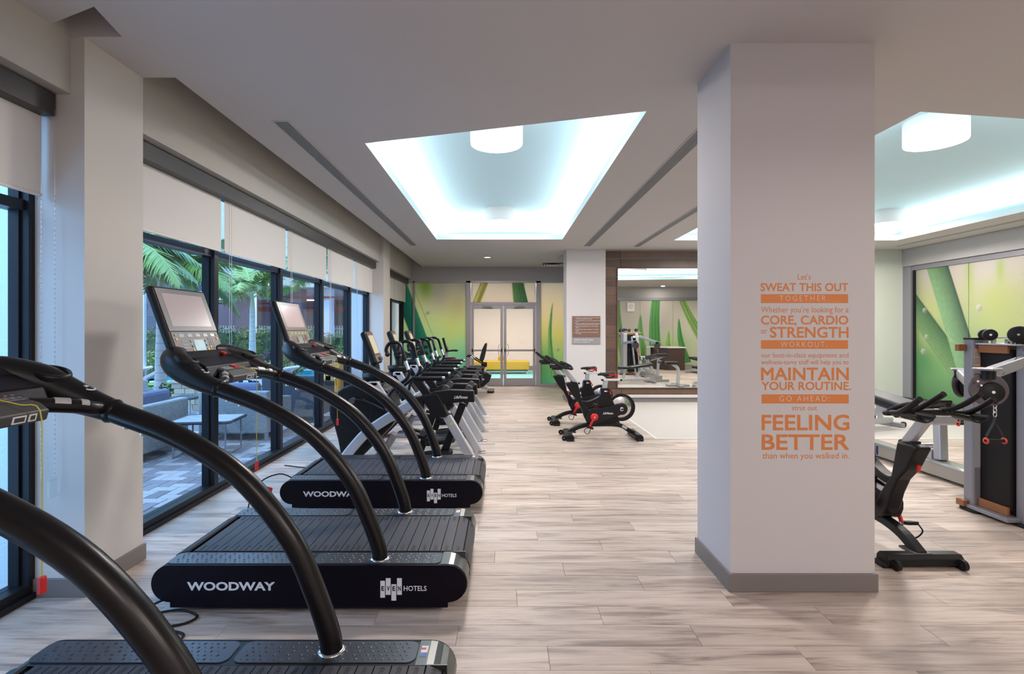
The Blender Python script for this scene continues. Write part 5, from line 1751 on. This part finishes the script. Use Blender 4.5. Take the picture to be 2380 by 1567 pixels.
def incline_bench(label, loc, rz):
    t = thing('weight_bench', label, 'bench', loc, rz, 'adjustable black weight benches')
    MB().bar((-.55, 0, .10), (.55, 0, .10), .07, .09).build('base_rail', S_, t, bevel=.012)
    MB().box(-.60, -.52, -.30, .30, 0, .07).box(.52, .60, -.18, .18, 0, .07).build('foot_bar', MT['steel2'], t, bevel=.012)
    MB().bar((-.1, 0, .12), (-.25, 0, .40), .06, .07).build('support_post', S_, t, bevel=.01)
    MB().bar((.3, 0, .12), (.25, 0, .38), .06, .07).build('support_post', S_, t, bevel=.01)
    MB().prism([(-.62, .50), (-.60, .58), (.14, .485), (.15, .41)], -.14, .14, 'y').build('back_pad', MT['pad'], t, bevel=.03)
    MB().prism([(.17, .41), (.17, .485), (.52, .51), (.55, .43)], -.14, .14, 'y').build('seat_pad', MT['pad'], t, bevel=.03)
    MB().bar((-.5, 0, .48), (.5, 0, .40), .10, .03).build('pad_frame', MT['steel2'], t)
    for s in (-1, 1):
        MB().cyl((.60, s * .13, .045), (.60, s * .17, .045), .045, 14).build('wheel', MT['rubber'], t)
    MB().bar((-.05, .08, .28), (.12, .15, .34), .02, .02).build('adjust_lever', MT['rubber'], t)
    return t


incline_bench('adjustable black bench seen past the spin bike, on the rubber floor', (5.75, 8.15, 0), R(20))
incline_bench('low adjustable bench hidden by the column but seen in the mirror', (3.75, 7.15, 0), R(165))
incline_bench('far adjustable bench by the mirror side of the weights area', (6.95, 4.2, 0), R(70))
# seat with arm pads near the trainer, seen in the mirror
ps = thing('preacher_seat', 'padded seat on a bent silver post, seen in the mirror', 'bench', (4.75, 8.05, 0))
MB().box(-.30, .30, -.10, .10, 0, .06).box(-.06, .06, -.35, .35, 0, .06).build('base', MT['steel2'], ps, bevel=.012)
MB().sweep(cr([(0, 0, .05), (.02, 0, .3), (.0, 0, .5), (-.15, 0, .62)], 4), .08, .08).build('bent_post', S_, ps, bevel=.012)
MB().box(-.34, .0, -.12, .12, .60, .68).build('seat_pad', MT['pad'], ps, bevel=.025)
MB().cyl((-.45, -.15, .66), (-.45, .15, .66), .05, 14).build('roller_pad', MT['pad'], ps)

# reception desk (mirror view)
dk = thing('reception_desk', 'dark wood reception desk with a pale top, seen in the mirror', 'desk', (6.0, 2.55, 0))
MT['deskwood'] = mat('dark_desk_laminate', (.055, .032, .024), .35, var=.3, vscale=5)
MB().prism([(-.15, -.80), (.27, -.05), (.90, -.05), (.90, -1.15), (-.15, -1.15)], .0, .84, 'z').build('desk_body', MT['deskwood'], dk)
MB().prism([(-.19, -.80), (.25, -.01), (.94, -.01), (.94, -1.19), (-.19, -1.19)], .84, .88, 'z').build('desk_top', MT['whiteplas'], dk, bevel=.004)
tag(MB().box(-.10, .10, -.12, .12, 0, .42).build('towel_dispenser', MT['chrome'], None, (5.70, 1.72, .46), bevel=.02), 'chrome box on the side of the reception desk, in the mirror', 'dispenser')
# ------------------------------------------------------------------ outside: patio of herringbone pavers
patio = struct(MB().box(-12, -2.86, 1.0, 14.6, -.14, -.030).build('patio', mat('paver_joint', (.20, .19, .18), .9)))
BW = .118
PM = [mat('paver_light', (.42, .39, .39), .75, var=.12, vscale=30), mat('paver_mid', (.23, .215, .235), .75, var=.12, vscale=30), mat('paver_brown', (.19, .165, .17), .75, var=.12, vscale=30)]
hm = {}
for k in range(3):
    for v in (0, 1):
        w_, h_ = (2 * BW, BW) if v == 0 else (BW, 2 * BW)
        g = .003; c = .004
        mb = MB()
        a, b_ = w_ / 2 - g, h_ / 2 - g
        mb.add([(-a, -b_, -.04), (a, -b_, -.04), (a, b_, -.04), (-a, b_, -.04), (-a, -b_, -c), (a, -b_, -c), (a, b_, -c), (-a, b_, -c), (-a + c, -b_ + c, 0), (a - c, -b_ + c, 0), (a - c, b_ - c, 0), (-a + c, b_ - c, 0)],
               [(0, 1, 5, 4), (1, 2, 6, 5), (2, 3, 7, 6), (3, 0, 4, 7), (4, 5, 9, 8), (5, 6, 10, 9), (6, 7, 11, 10), (7, 4, 8, 11), (8, 9, 10, 11)])
        hm[(k, v)] = mb.mesh('paver', PM[k])
bricks = []
rng = random.Random(11)
for i in range(-62, 0):
    for j in range(0, 92):
        k = (i - j) % 4
        x = -2.9 + i * BW; y = 3.3 + j * BW
        if k == 0: c = (x + BW, y + BW / 2, 0)
        elif k == 2: c = (x + BW / 2, y, 1)
        else: continue
        if c[0] > -3.02 or c[1] < 3.45: continue
        px = 1170 + c[0] * F / c[1]
        if px < 300: continue
        bricks.append((c, rng.choice((0, 0, 1, 1, 2))))


def seen(b_):
    (x, y, v), _ = b_
    px = 1170 + x * F / y; py = 765 + 1.59 * F / y
    return 333 < px < 800 and y < 1.0 * 14
bricks.sort(key=lambda b_: (not seen(b_), b_[0][1] - b_[0][0] * .3))
for (x, y, v), k in bricks[:280]:
    put('paver', hm[(k, v)], patio, (x, y, -.022 + rng.uniform(-.001, .001)))
mbs = MB()
for (x, y, v), k in bricks[280:]:
    w_, h_ = (2 * BW, BW) if v == 0 else (BW, 2 * BW)
    a, b_ = w_ / 2 - .003, h_ / 2 - .003
    mbs.add([(x - a, y - b_, -.03), (x + a, y - b_, -.03), (x + a, y + b_, -.03), (x - a, y + b_, -.03), (x - a + .004, y - b_ + .004, -.022), (x + a - .004, y - b_ + .004, -.022), (x + a - .004, y + b_ - .004, -.022), (x - a + .004, y + b_ - .004, -.022)],
            [(0, 1, 5, 4), (1, 2, 6, 5), (2, 3, 7, 6), (3, 0, 4, 7), (4, 5, 6, 7)], k)
o = mbs.build('paver_field', PM, patio); o['kind'] = 'stuff'

struct(MB().box(-60, -2.9, 14.6, 70, -.2, -.05).box(-60, -12, 1, 14.6, -.2, -.05).build('ground_garden', mat('garden_path', (.42, .37, .36), .85, var=.1, vscale=3)))
MT['grass'] = mat('lawn_green', (.10, .26, .04), .9, var=.4, vscale=20)
rng = random.Random(5)


def leaves(mb, n, fn, size, mi=None, up=.5):
    for _ in range(n):
        c, nr = fn()
        s = size * rng.uniform(.6, 1.25)
        a = rng.uniform(0, 2 * PI); e = rng.uniform(-.6, 1.1)
        d = Vector((math.cos(a) * math.cos(e), math.sin(a) * math.cos(e), math.sin(e)))
        q = d.cross(Vector((rng.uniform(-1, 1), rng.uniform(-1, 1), 1))).normalized()
        c = Vector(c)
        mb.add([c - d * s, c + q * s * .38, c + d * s, c - q * s * .38], [(0, 1, 2, 3)], rng.randrange(mi) if mi else 0)


mb = MB().box(-12, -7.6, 9.6, 15.5, -.06, -.03)
lawn = mb.build('lawn', MT['grass']); lawn['kind'] = 'structure'
mb = MB()
for _ in range(5000):
    x = rng.uniform(-9.8, -7.6); y = rng.uniform(9.6, 15.0); h = rng.uniform(.03, .07); a = rng.uniform(0, PI)
    mb.add([(x - .006 * math.cos(a), y - .006 * math.sin(a), -.03), (x + .006 * math.cos(a), y + .006 * math.sin(a), -.03), (x + rng.uniform(-.02, .02), y, -.03 + h)], [(0, 1, 2)])
o = mb.build('grass_blades', MT['grass'], lawn); o['kind'] = 'stuff'

# stucco fins outside
struct(MB().box(-4.4, -2.905, 3.12, 3.42, -.05, 4.2).box(-5.4, -5.2, -4, 3.42, -.05, 3.15).box(-5.2, -4.4, 3.2, 3.42, -.05, 3.15).build('wall_outside_fin', mat('stucco_pale', (.70, .78, .80), .9, bump=.5, bscale=60)))
struct(MB().box(-3.17, -2.905, 10.62, 11.1, -.05, 4.2).build('wall_outside_pier', mat('stucco_white', (.62, .64, .66), .9, bump=.3, bscale=60)))
struct(MB().box(-3.17, -3.05, 11.1, 14.6, -.05, 4.2).build('wall_outside_far', mat('stucco_white_b', (.62, .64, .66), .9)))

# ------------------------------------------------------------------ wicker furniture


def wicker(name, ca, cb, sc_=1.0):
    m = mat(name, ca, .65)
    nt = m.node_tree; N = nt.nodes; L = nt.links
    tc = N.new('ShaderNodeTexCoord')
    # use the dominating pair of axes: horizontal = x+y, vertical = z (+y for tops)
    sep = N.new('ShaderNodeSeparateXYZ'); L.new(tc.outputs['Object'], sep.inputs[0])
    ad = N.new('ShaderNodeMath'); ad.operation = 'ADD'; L.new(sep.outputs['X'], ad.inputs[0]); L.new(sep.outputs['Y'], ad.inputs[1])
    cb_ = N.new('ShaderNodeCombineXYZ'); L.new(ad.outputs[0], cb_.inputs[0]); L.new(sep.outputs['Z'], cb_.inputs[1])
    b = N.new('ShaderNodeTexBrick'); b.inputs['Scale'].default_value = 1.0
    b.inputs['Brick Width'].default_value = .042; b.inputs['Row Height'].default_value = .017; b.inputs['Mortar Size'].default_value = .0022; b.inputs['Mortar Smooth'].default_value = .6
    b.inputs['Color1'].default_value = (*ca, 1); b.inputs['Color2'].default_value = tuple(x * .8 for x in ca) + (1,); b.inputs['Mortar'].default_value = (*cb, 1)
    L.new(cb_.outputs[0], b.inputs['Vector'])
    L.new(b.outputs['Color'], N['Principled BSDF'].inputs['Base Color'])
    bp = N.new('ShaderNodeBump'); bp.inputs['Strength'].default_value = .9; bp.inputs['Distance'].default_value = .006; bp.invert = True
    L.new(b.outputs['Fac'], bp.inputs['Height']); L.new(bp.outputs[0], N['Principled BSDF'].inputs['Normal'])
    return m


MT['wick'] = wicker('grey_wicker', (.40, .42, .42), (.05, .055, .065))
MT['wickd'] = wicker('dark_wicker', (.07, .08, .10), (.02, .02, .025))
MT['cush'] = mat('blue_grey_cushion', (.13, .15, .24), .85, bump=.25, bscale=25)
MT['cushp'] = mat('pale_cushion', (.40, .40, .40), .85)


def armchair(label, loc, rz, w_=1.0, d=.85, m='wick', cushions=True, backh=.74):
    """faces local +y; back at -y"""
    t = thing('wicker_armchair', label, 'armchair', loc, rz, 'wicker armchairs on the patio')
    h = w_ / 2
    MB().prism([(-h, .10), (-h, backh), (h, backh), (h, .10)], 0, .13, 'y').build('back_panel', MT[m], t, bevel=.02)
    for s in (-1, 1):
        x0, x1 = sorted((s * h, s * (h - .16)))
        MB().prism([(.131, .10), (.131, backh - .02), (.3, backh - .10), (d, backh - .16), (d, .10)], x0, x1, 'x').build('side_panel', MT[m], t, bevel=.02)
    MB().box(-h + .165, h - .165, .135, d - .02, .10, .30).build('seat_base', MT[m], t, bevel=.01)
    for s in (-1, 1):
        mb = MB()
        x = s * (h - .02)
        mb.box(x - .02, x + .02, .0, d, 0, .03).box(x - .02, x + .02, .0, .04, .03, .11).box(x - .02, x + .02, d - .04, d, .03, .11)
        mb.build('leg_frame', MT['steel2'], t)
    if cushions:
        MB().box(-h + .17, h - .17, .17, d - .01, .30, .44).build('seat_cushion', MT['cush'], t, bevel=.04)
        MB().prism([(.14, .44), (.30, .44), (.22, .82), (.12, .80)], -h + .18, h - .18, 'x').build('back_cushion', MT['cush'], t, bevel=.04)
    return t


armchair('pale wicker sofa nearest the first patio pane, cut by the near pier', (-4.25, 6.05, -.022), R(90), 1.85, .85, backh=.67)
armchair('wicker armchair with blue grey cushions behind the glass table', (-3.84, 7.32, -.022), 0, .98, .85, backh=.70)
armchair('dark wicker armchair in the third patio pane', (-3.62, 8.70, -.022), R(-4), .95, .8, 'wickd', False, .80)
armchair('small far wicker armchair beside the ringed palm trunk', (-6.35, 8.9, -.022), R(150), .9, .8)

tb = thing('side_table', 'low wicker edged side table with a glass top and bent tube legs', 'table', (-3.78, 6.62, -.022), R(8))
MB().prism(rrect(-.36, .36, -.30, .30, .05), .42, .445, 'z').build('table_top', MT['wick'], tb)
MB().tube([(p[0], p[1], .432) for p in rrect(-.36, .36, -.30, .30, .05)], .020, 8, closed=True).build('woven_rim', MT['wickd'], tb)
for s in (-1, 1):
    MB().tube(cr([(s * .30, -.26, .42), (s * .30, -.27, .05), (s * .30, -.24, .012), (s * .30, 0, .012), (s * .30, .24, .012), (s * .30, .27, .05), (s * .30, .26, .42)], 4), .011, 8).build('leg', MT['steel2'], tb)
tb2 = thing('side_table', 'small wicker stool table behind the first patio sofa', 'table', (-5.35, 8.7, -.022))
MB().prism(rrect(-.22, .22, -.22, .22, .05), .42, .45, 'z').build('table_top', MT['wickd'], tb2)
for (x, y) in ((-.18, -.18), (.18, -.18), (.18, .18), (-.18, .18)):
    MB().tube([(x, y, 0), (x, y, .42)], .011, 6).build('leg', MT['steel2'], tb2)

# orange lantern box
ob = thing('orange_box', 'tall orange patio box with raised pattern between the window frames', 'planter', (-3.42, 10.30, -.02), R(0))
OR1 = mat('orange_panel', (.62, .25, .03), .5); OR2 = mat('orange_light_panel', (.75, .38, .08), .5)
MB().box(-.235, .235, -.22, .22, 0, .92).build('box_body', OR1, ob, bevel=.01)
for (p, m_) in (([(-.18, .35), (.18, .35), (.10, .78), (-.10, .78)], OR2), ([(-.05, .36), (.05, .36), (.05, .77), (-.05, .77)], OR1), ([(-.225, .86), (-.08, .86), (-.14, .70)], OR2), ([(.225, .86), (.08, .86), (.14, .70)], OR2), ([(-.225, .20), (.225, .20), (.225, .27), (-.225, .27)], OR2)):
    MB().prism(p, -.232, -.22, 'y').build('pattern_panel', m_, ob)

# block planter
pl = thing('block_planter', 'small planter wall of stacked pale stone blocks', 'planter', (-6.25, 10.3, -.03))
BLK = [mat('stone_a', (.46, .38, .27), .85), mat('stone_b', (.40, .34, .26), .85), mat('stone_c', (.50, .43, .32), .85)]
for r in range(5):
    for c in range(3):
        off = .11 if r % 2 else 0
        for q in (-.25,):
            MB().box(-.30 + c * .21 + off * .5, -.30 + c * .21 + .20 + off * .5, -.12, .12, r * .105, r * .105 + .10).build('stone_block', rng.choice(BLK), pl, bevel=.006)
MB().box(-.33, .40, -.15, .15, .525, .57).build('cap_stone', BLK[2], pl, bevel=.006)

# ------------------------------------------------------------------ palms
FR = [mat('palm_leaf_a', (.14, .25, .04), .5), mat('palm_leaf_b', (.24, .33, .08), .5), mat('palm_leaf_c', (.07, .16, .04), .5)]
MT['rachis'] = mat('palm_rachis', (.40, .42, .22), .6)
MT['trunk'] = mat('palm_trunk', (.42, .38, .35), .8, var=.15, vscale=6)
MT['trunkring'] = mat('palm_trunk_ring', (.24, .21, .20), .9)


def frond_mesh(seed, L=2.0, droop=.9, n=64, m=0):
    r = random.Random(seed)
    mb = MB()
    path = []
    for k in range(13):
        s = k / 12
        path.append(Vector((L * s * (1 - .18 * s), 0, L * (.62 * s - droop * s * s))))
    mb.tube(path, [.022 * (1 - .85 * k / 12) for k in range(13)], 5, mi=1)
    for i in range(n):
        s = .14 + .86 * i / (n - 1)
        f = s * 12; k = min(int(f), 11); p = path[k].lerp(path[k + 1], f - k)
        t = (path[k + 1] - path[k]).normalized()
        ll = L * .34 * math.sin(PI * (.18 + .78 * s)) * r.uniform(.85, 1.1)
        for sd in (-1, 1):
            d = (Vector((0, sd, 0)) * .9 + t * .55 + Vector((0, 0, r.uniform(-.35, .05)))).normalized()
            wv = t * .022
            q = p + d * ll * .55 + Vector((0, 0, -.03))
            e = p + d * ll + Vector((0, 0, -.16 * ll - r.uniform(0, .1)))
            mb.add([p - wv, p + wv, q + wv * 1.1, q - wv * 1.1, e], [(0, 1, 2, 3), (3, 2, 4)], 0)
    return mb.mesh('frond', [FR[m], MT['rachis']])


FM = [frond_mesh(1, m=0), frond_mesh(2, 2.0, .65, m=1), frond_mesh(3, 1.8, 1.1, m=2), frond_mesh(4, 2.1, .45, m=1)]


def palm(label, x, y, h, r0, r1, nf, sc_=1.0, z0=-.03, tilt=(0, 0), seed=1):
    t = thing('palm_tree', label, 'palm tree', (x, y, z0), 0, 'palms in the garden')
    rr = random.Random(seed)
    P = [(tilt[0] * k / 8, tilt[1] * k / 8, h * k / 8) for k in range(9)]
    rad = [r0 * 1.5, r0 * 1.15, r0, r0 * .95, r0 * .9, r1 * 1.1, r1, r1, r1 * .9]
    MB().tube(P, rad, 16).build('trunk', MT['trunk'], t)
    mb = MB()
    nr = int(h / .16)
    for k in range(1, nr):
        z = h * k / nr; f = k / nr * 8; a = min(int(f), 7); rd = rad[a] + (rad[a + 1] - rad[a]) * (f - a)
        mb.tube([(tilt[0] * k / nr, tilt[1] * k / nr, z - .006), (tilt[0] * k / nr, tilt[1] * k / nr, z + .006)], rd + .002, 16, caps=False)
    mb.build('trunk_rings', MT['trunkring'], t)
    top = Vector(P[-1])
    MB().tube([top - Vector((0, 0, .05)), top + Vector((0, 0, .5))], [r1 * .9, r1 * .45], 12).build('crownshaft', mat('crownshaft', (.35, .40, .28), .6) if 'cs' not in MT else MT['cs'], t)
    for k in range(nf):
        az = 2 * PI * k / nf + rr.uniform(-.25, .25)
        el = rr.uniform(-.75, .15)
        s = sc_ * rr.uniform(.85, 1.1)
        put('frond', FM[rr.randrange(4)], t, top + Vector((0, 0, .30 + rr.uniform(0, .15))), (rr.uniform(-.25, .25), el - .1, az), (s, s, s))
    return t


palm('palm with a flared ringed trunk standing close behind the first patio pane', -7.50, 11.3, 2.25, .115, .085, 22, 1.05, seed=3)
palm('slender palm with a forked crown, centred in the second patio pane', -8.75, 18.0, 2.35, .12, .095, 13, 1.0, seed=8)
palm('palm behind the third patio pane, fronds hanging low', -6.9, 19.5, 3.3, .10, .08, 13, 1.0, seed=14)
palm('ringed palm trunk in the fourth patio pane', -6.1, 17.2, 3.2, .11, .09, 10, .9, seed=21)
palm('palm at the near left edge with fronds crossing the first pane', -7.3, 9.3, 2.5, .09, .08, 18, .95, seed=33)

# ------------------------------------------------------------------ shrubs and hedges
LM = [mat('leaf_green', (.08, .13, .02), .6), mat('leaf_light', (.17, .23, .04), .6), mat('leaf_dark', (.03, .06, .015), .6)]
LR = [mat('leaf_maroon', (.16, .05, .07), .6), mat('leaf_dark_red', (.07, .03, .04), .6), LM[2]]


def shrub(name, label, c, s, n=900, mats=LM, size=.06, cat='shrub'):
    t = thing(name, label, cat, c, 0)
    mb = MB()

    def fn():
        while True:
            p = Vector((rng.uniform(-1, 1), rng.uniform(-1, 1), rng.uniform(-1, 1)))
            if .35 < p.length < 1 + .1 * math.sin(7 * p.x + 5 * p.z): break
        q = (p.x * s[0] / 2, p.y * s[1] / 2, s[2] * (.5 + p.z / 2))
        return q, p
    leaves(mb, n, fn, size, len(mats))
    o = mb.build('foliage', mats, t); o['kind'] = 'stuff'
    mb = MB()
    for k in range(5):
        a = 2 * PI * k / 5
        mb.tube([(0, 0, 0), (s[0] * .25 * math.cos(a), s[1] * .25 * math.sin(a), s[2] * .6)], .012, 5)
    mb.build('stem', MT['trunkring'], t)
    return t


def hedge(label, x0, x1, y, h, n, mats=LM, size=.075, dpt=.7, z0=-.05):
    t = thing('hedge', label, 'hedge', ((x0 + x1) / 2, y, z0), 0)
    mb = MB(); w_ = (x1 - x0) / 2

    def fn():
        return (rng.uniform(-w_, w_), rng.uniform(-dpt / 2, dpt / 2), rng.uniform(.02, h) * (1 + .08 * math.sin(rng.uniform(0, 6)))), None
    leaves(mb, n, fn, size, len(mats))
    mb.box(-w_ + .1, w_ - .1, -dpt * .3, dpt * .3, 0, h * .9, 2)
    o = mb.build('foliage', mats, t); o['kind'] = 'stuff'
    return t


hedge('long clipped hedge in front of the parking building', -13.2, -8.0, 22.0, 1.6, 6500)
hedge('clipped hedge behind the fourth patio pane', -7.6, -5.4, 21.5, 1.4, 3000)
hedge('dark hedge seen through the first patio pane', -15.5, -13.0, 20.0, 1.6, 2600)
shrub('shrub', 'light green low shrub by the sign post', (-11.2, 20.2, -.05), (2.7, 1.2, .8), 2200, [LM[0], LM[1], LM[1]], .06)
shrub('shrub', 'maroon leaved shrub beside the slender palm', (-8.9, 20.6, -.05), (1.6, 1.0, 1.0), 1300, LR, .07)
shrub('shrub', 'bright shrub seen low in the first patio pane', (-12.2, 17.6, -.05), (1.6, 1.2, .9), 1500, [LM[0], LM[1], LM[1]], .06)
shrub('shrub', 'green shrub behind the slatted white loungers', (-6.3, 14.9, -.05), (1.1, .9, .95), 1400, [LM[0], LM[1], LM[0]], .06)
shrub('shrub', 'low shrub growing by the block planter', (-6.75, 10.5, -.05), (.6, .5, .55), 600, [LM[0], LM[1], LM[0]], .05)
shrub('shrub', 'shrub with broad leaves in the fourth patio pane', (-5.3, 17.0, -.05), (1.0, .8, 1.1), 1200, [LM[0], LM[1], LM[0]], .07)
MT['agave'] = mat('agave_leaf', (.22, .26, .16), .6)
ag = thing('agave', 'spiky grey green agave in the fourth patio pane', 'plant', (-4.9, 15.4, -.05))
for k in range(16):
    a = 2 * PI * k / 16 + .2; e = .45 + .5 * (k % 3) / 2; L = 1.1
    d = Vector((math.cos(a) * math.cos(e), math.sin(a) * math.cos(e), math.sin(e))); q = Vector((-math.sin(a), math.cos(a), 0))
    m1 = d * L * .5 + Vector((0, 0, .05))
    MB().add([q * .03, -q * .03, m1 - q * .07, m1 + q * .07, d * L], [(0, 1, 2, 3), (3, 2, 4)]).build('leaf', MT['agave'], ag)

# pool
struct(MB().box(-13, -6.2, 16.2, 20.0, -.06, -.045).build('pool_water', mat('pool_water', (.02, .38, .50), .08, bump=.3, bscale=6)))
o = tag(MB().prism(rrect(-.35, .35, -.35, .35, .1), 0, .06, 'z').build('turquoise_stool', mat('turquoise_plastic', (.02, .34, .45), .4), None, (-4.75, 12.1, .40), bevel=.02), 'turquoise seat seen between the window frames', 'stool')
MB().cyl((0, 0, -.42), (0, 0, 0), .12, 14).build('pedestal', MT['steel2'], o)

# white loungers / slatted chairs
MT['lounge'] = mat('white_lounger', (.62, .60, .62), .6)


def lounger(label, loc, rz):
    t = thing('patio_lounger', label, 'lounger', loc, rz, 'white low loungers on the lawn')
    MB().prism([(-.65, .36), (-.62, .42), (.2, .34), (.75, .66), (.79, .61), (.22, .27)], -.32, .32, 'y').build('sling_seat', MT['lounge'], t, bevel=.01)
    for s in (-1, 1):
        for x, tx in ((-.45, -.06), (.25, .10)):
            MB().bar((x, s * .30, .34), (x + tx, s * .30, 0), .05, .09).build('leg', MT['black'], t)
        MB().bar((-.55, s * .30, .33), (.62, s * .30, .42), .04, .05).build('side_rail', MT['black'], t)
    return t


for k, (x, y, rz, lb_) in enumerate(((-8.6, 11.6, 20, 'white lounger with dark legs on the grass near the ringed trunk'), (-9.7, 12.8, 10, 'farther white lounger on the grass in the first pane'),
                                 (-7.2, 14.2, 12, 'white lounger seen between treadmill console and window frame'), (-6.1, 13.2, -8, 'white lounger just past the second window frame'))):
    lounger(lb_, (x, y, -.03), R(rz))

# ------------------------------------------------------------------ parking building, fence, cars, posts
PB1 = mat('garage_beige', (.50, .43, .33), .85); PB2 = mat('garage_dark', (.16, .11, .13), .9); PB3 = mat('garage_pale', (.55, .52, .55), .85); PB4 = mat('slate_wall', (.075, .075, .09), .85)
gb = thing('parking_building', 'parking building with beige upper wall and dark open ground level', 'building', (0, 30, 0))
MB().box(-45, -4.5, 0, .3, 4.0, 12).build('upper_wall', PB1, gb)
MB().box(-22, -4.5, .3, 14, 4.0, 4.3).build('deck_slab', PB3, gb)
MB().box(-45, -4.5, 13, 13.3, -.05, 4.0).build('rear_wall', PB2, gb)
MB().box(-16.8, -14.2, -.02, .0, 4.3, 6.6).build('pale_band', PB3, gb)
for x in (-19, -15.6, -12.6, -10.9, -8.4, -6.0):
    MB().box(x - .45, x + .45, 1, 1.9, -.05, 4.0).build('pillar', PB2 if x != -10.9 else PB3, gb)
mb = MB()
mb.tube([(-21, .8, 3.6), (-5, .8, 3.4)], .05, 6).tube([(-21, 3, 3.2), (-5, 3, 3.2)], .05, 6).box(-16, -5, 2.2, 2.3, 2.65, 2.95)
mb.build('red_pipe', mat('red_pipe', (.28, .03, .03), .6), gb)
MB().box(-12.6, -11.6, 2.5, 2.6, 3.35, 3.42).build('tube_lamp', mat('tube_lamp_glow', (1, .95, .95), .5, emit=3.0), gb)
sl = thing('slate_building', 'dark slate clad building behind the palm in the first pane', 'building', (-18.5, 24, 0))
for k in range(9):
    MB().box(-4.5 + k * 1.0, -3.52 + k * 1.0, 0, .4, -.05, 7.5).build('cladding_panel', PB4, sl)
fe = thing('picket_fence', 'white metal picket fence beyond the parking level', 'fence', (-12, 36, 0))
MB().box(-9, 9, -.02, .02, .25, .32).box(-9, 9, -.02, .02, 1.55, 1.62).build('fence_rail', MT['whiteplas'], fe)
for k in range(100):
    MB().box(-9 + k * .18, -8.92 + k * .18, -.015, .015, .1, 1.8).build('fence_picket', MT['whiteplas'], fe)


def car(label, loc, rz, colr):
    t = thing('car', label, 'car', loc, rz)
    cm = mat('car_paint', colr, .25, coat=.8)
    MB().prism([(-2.1, .28), (-2.15, .62), (-1.3, .85), (-.6, 1.38), (.9, 1.42), (1.6, .95), (2.1, .88), (2.15, .30)], -.85, .85, 'y').build('body', cm, t, bevel=.06)
    MB().prism([(-1.15, .88), (-.58, 1.30), (.85, 1.34), (1.38, .95)], -.862, .862, 'y').build('window', MT['gloss'], t)
    for x in (-1.35, 1.35):
        for s in (-1, 1):
            w__ = MB().cyl((x, s * .70, .32), (x, s * .88, .32), .32, 20).build('wheel', MT['rubber'], t)
            MB().disc((x, s * .885, .32), .18, (0, s, 0), 12, h=.01).build('hubcap', MT['steel2'], w__)
    return t


car('silver grey car parked behind the hedge', (-11.0, 25.0, -.05), 0, (.30, .33, .42))
car('dark car parked deeper in the parking level', (-12.0, 28.5, -.05), 0, (.04, .04, .05))
sp1 = thing('sign_post', 'street sign on a dark green post, seen from behind', 'sign', (-12.2, 21.0, 0))
MB().box(-.03, .03, -.03, .03, -.05, 2.9).build('post', mat('green_post', (.03, .10, .09), .5), sp1)
MB().box(-.28, .28, -.05, -.03, 2.2, 3.1).build('sign_plate', MT['steel'], sp1, bevel=.01)
lp_ = thing('lamp_post', 'slim white lamp post beyond the garden path', 'lamp post', (-12.83, 26.7, 0))
MB().cyl((0, 0, -.05), (0, 0, 3.6), .07, 10).build('post', MT['whiteplas'], lp_)
MB().box(-.45, .45, -.1, .1, 3.6, 3.7).build('lamp_head', MT['whiteplas'], lp_)
wp = thing('white_post', 'thin pale post at the left of the first patio pane', 'post', (-9.1, 13.1, 0))
MB().cyl((0, 0, -.05), (0, 0, 3.2), .035, 10).build('pole', MT['steel'], wp)
MB().cyl((0, 0, -.05), (0, 0, .05), .08, 14).build('base', MT['steel'], wp)
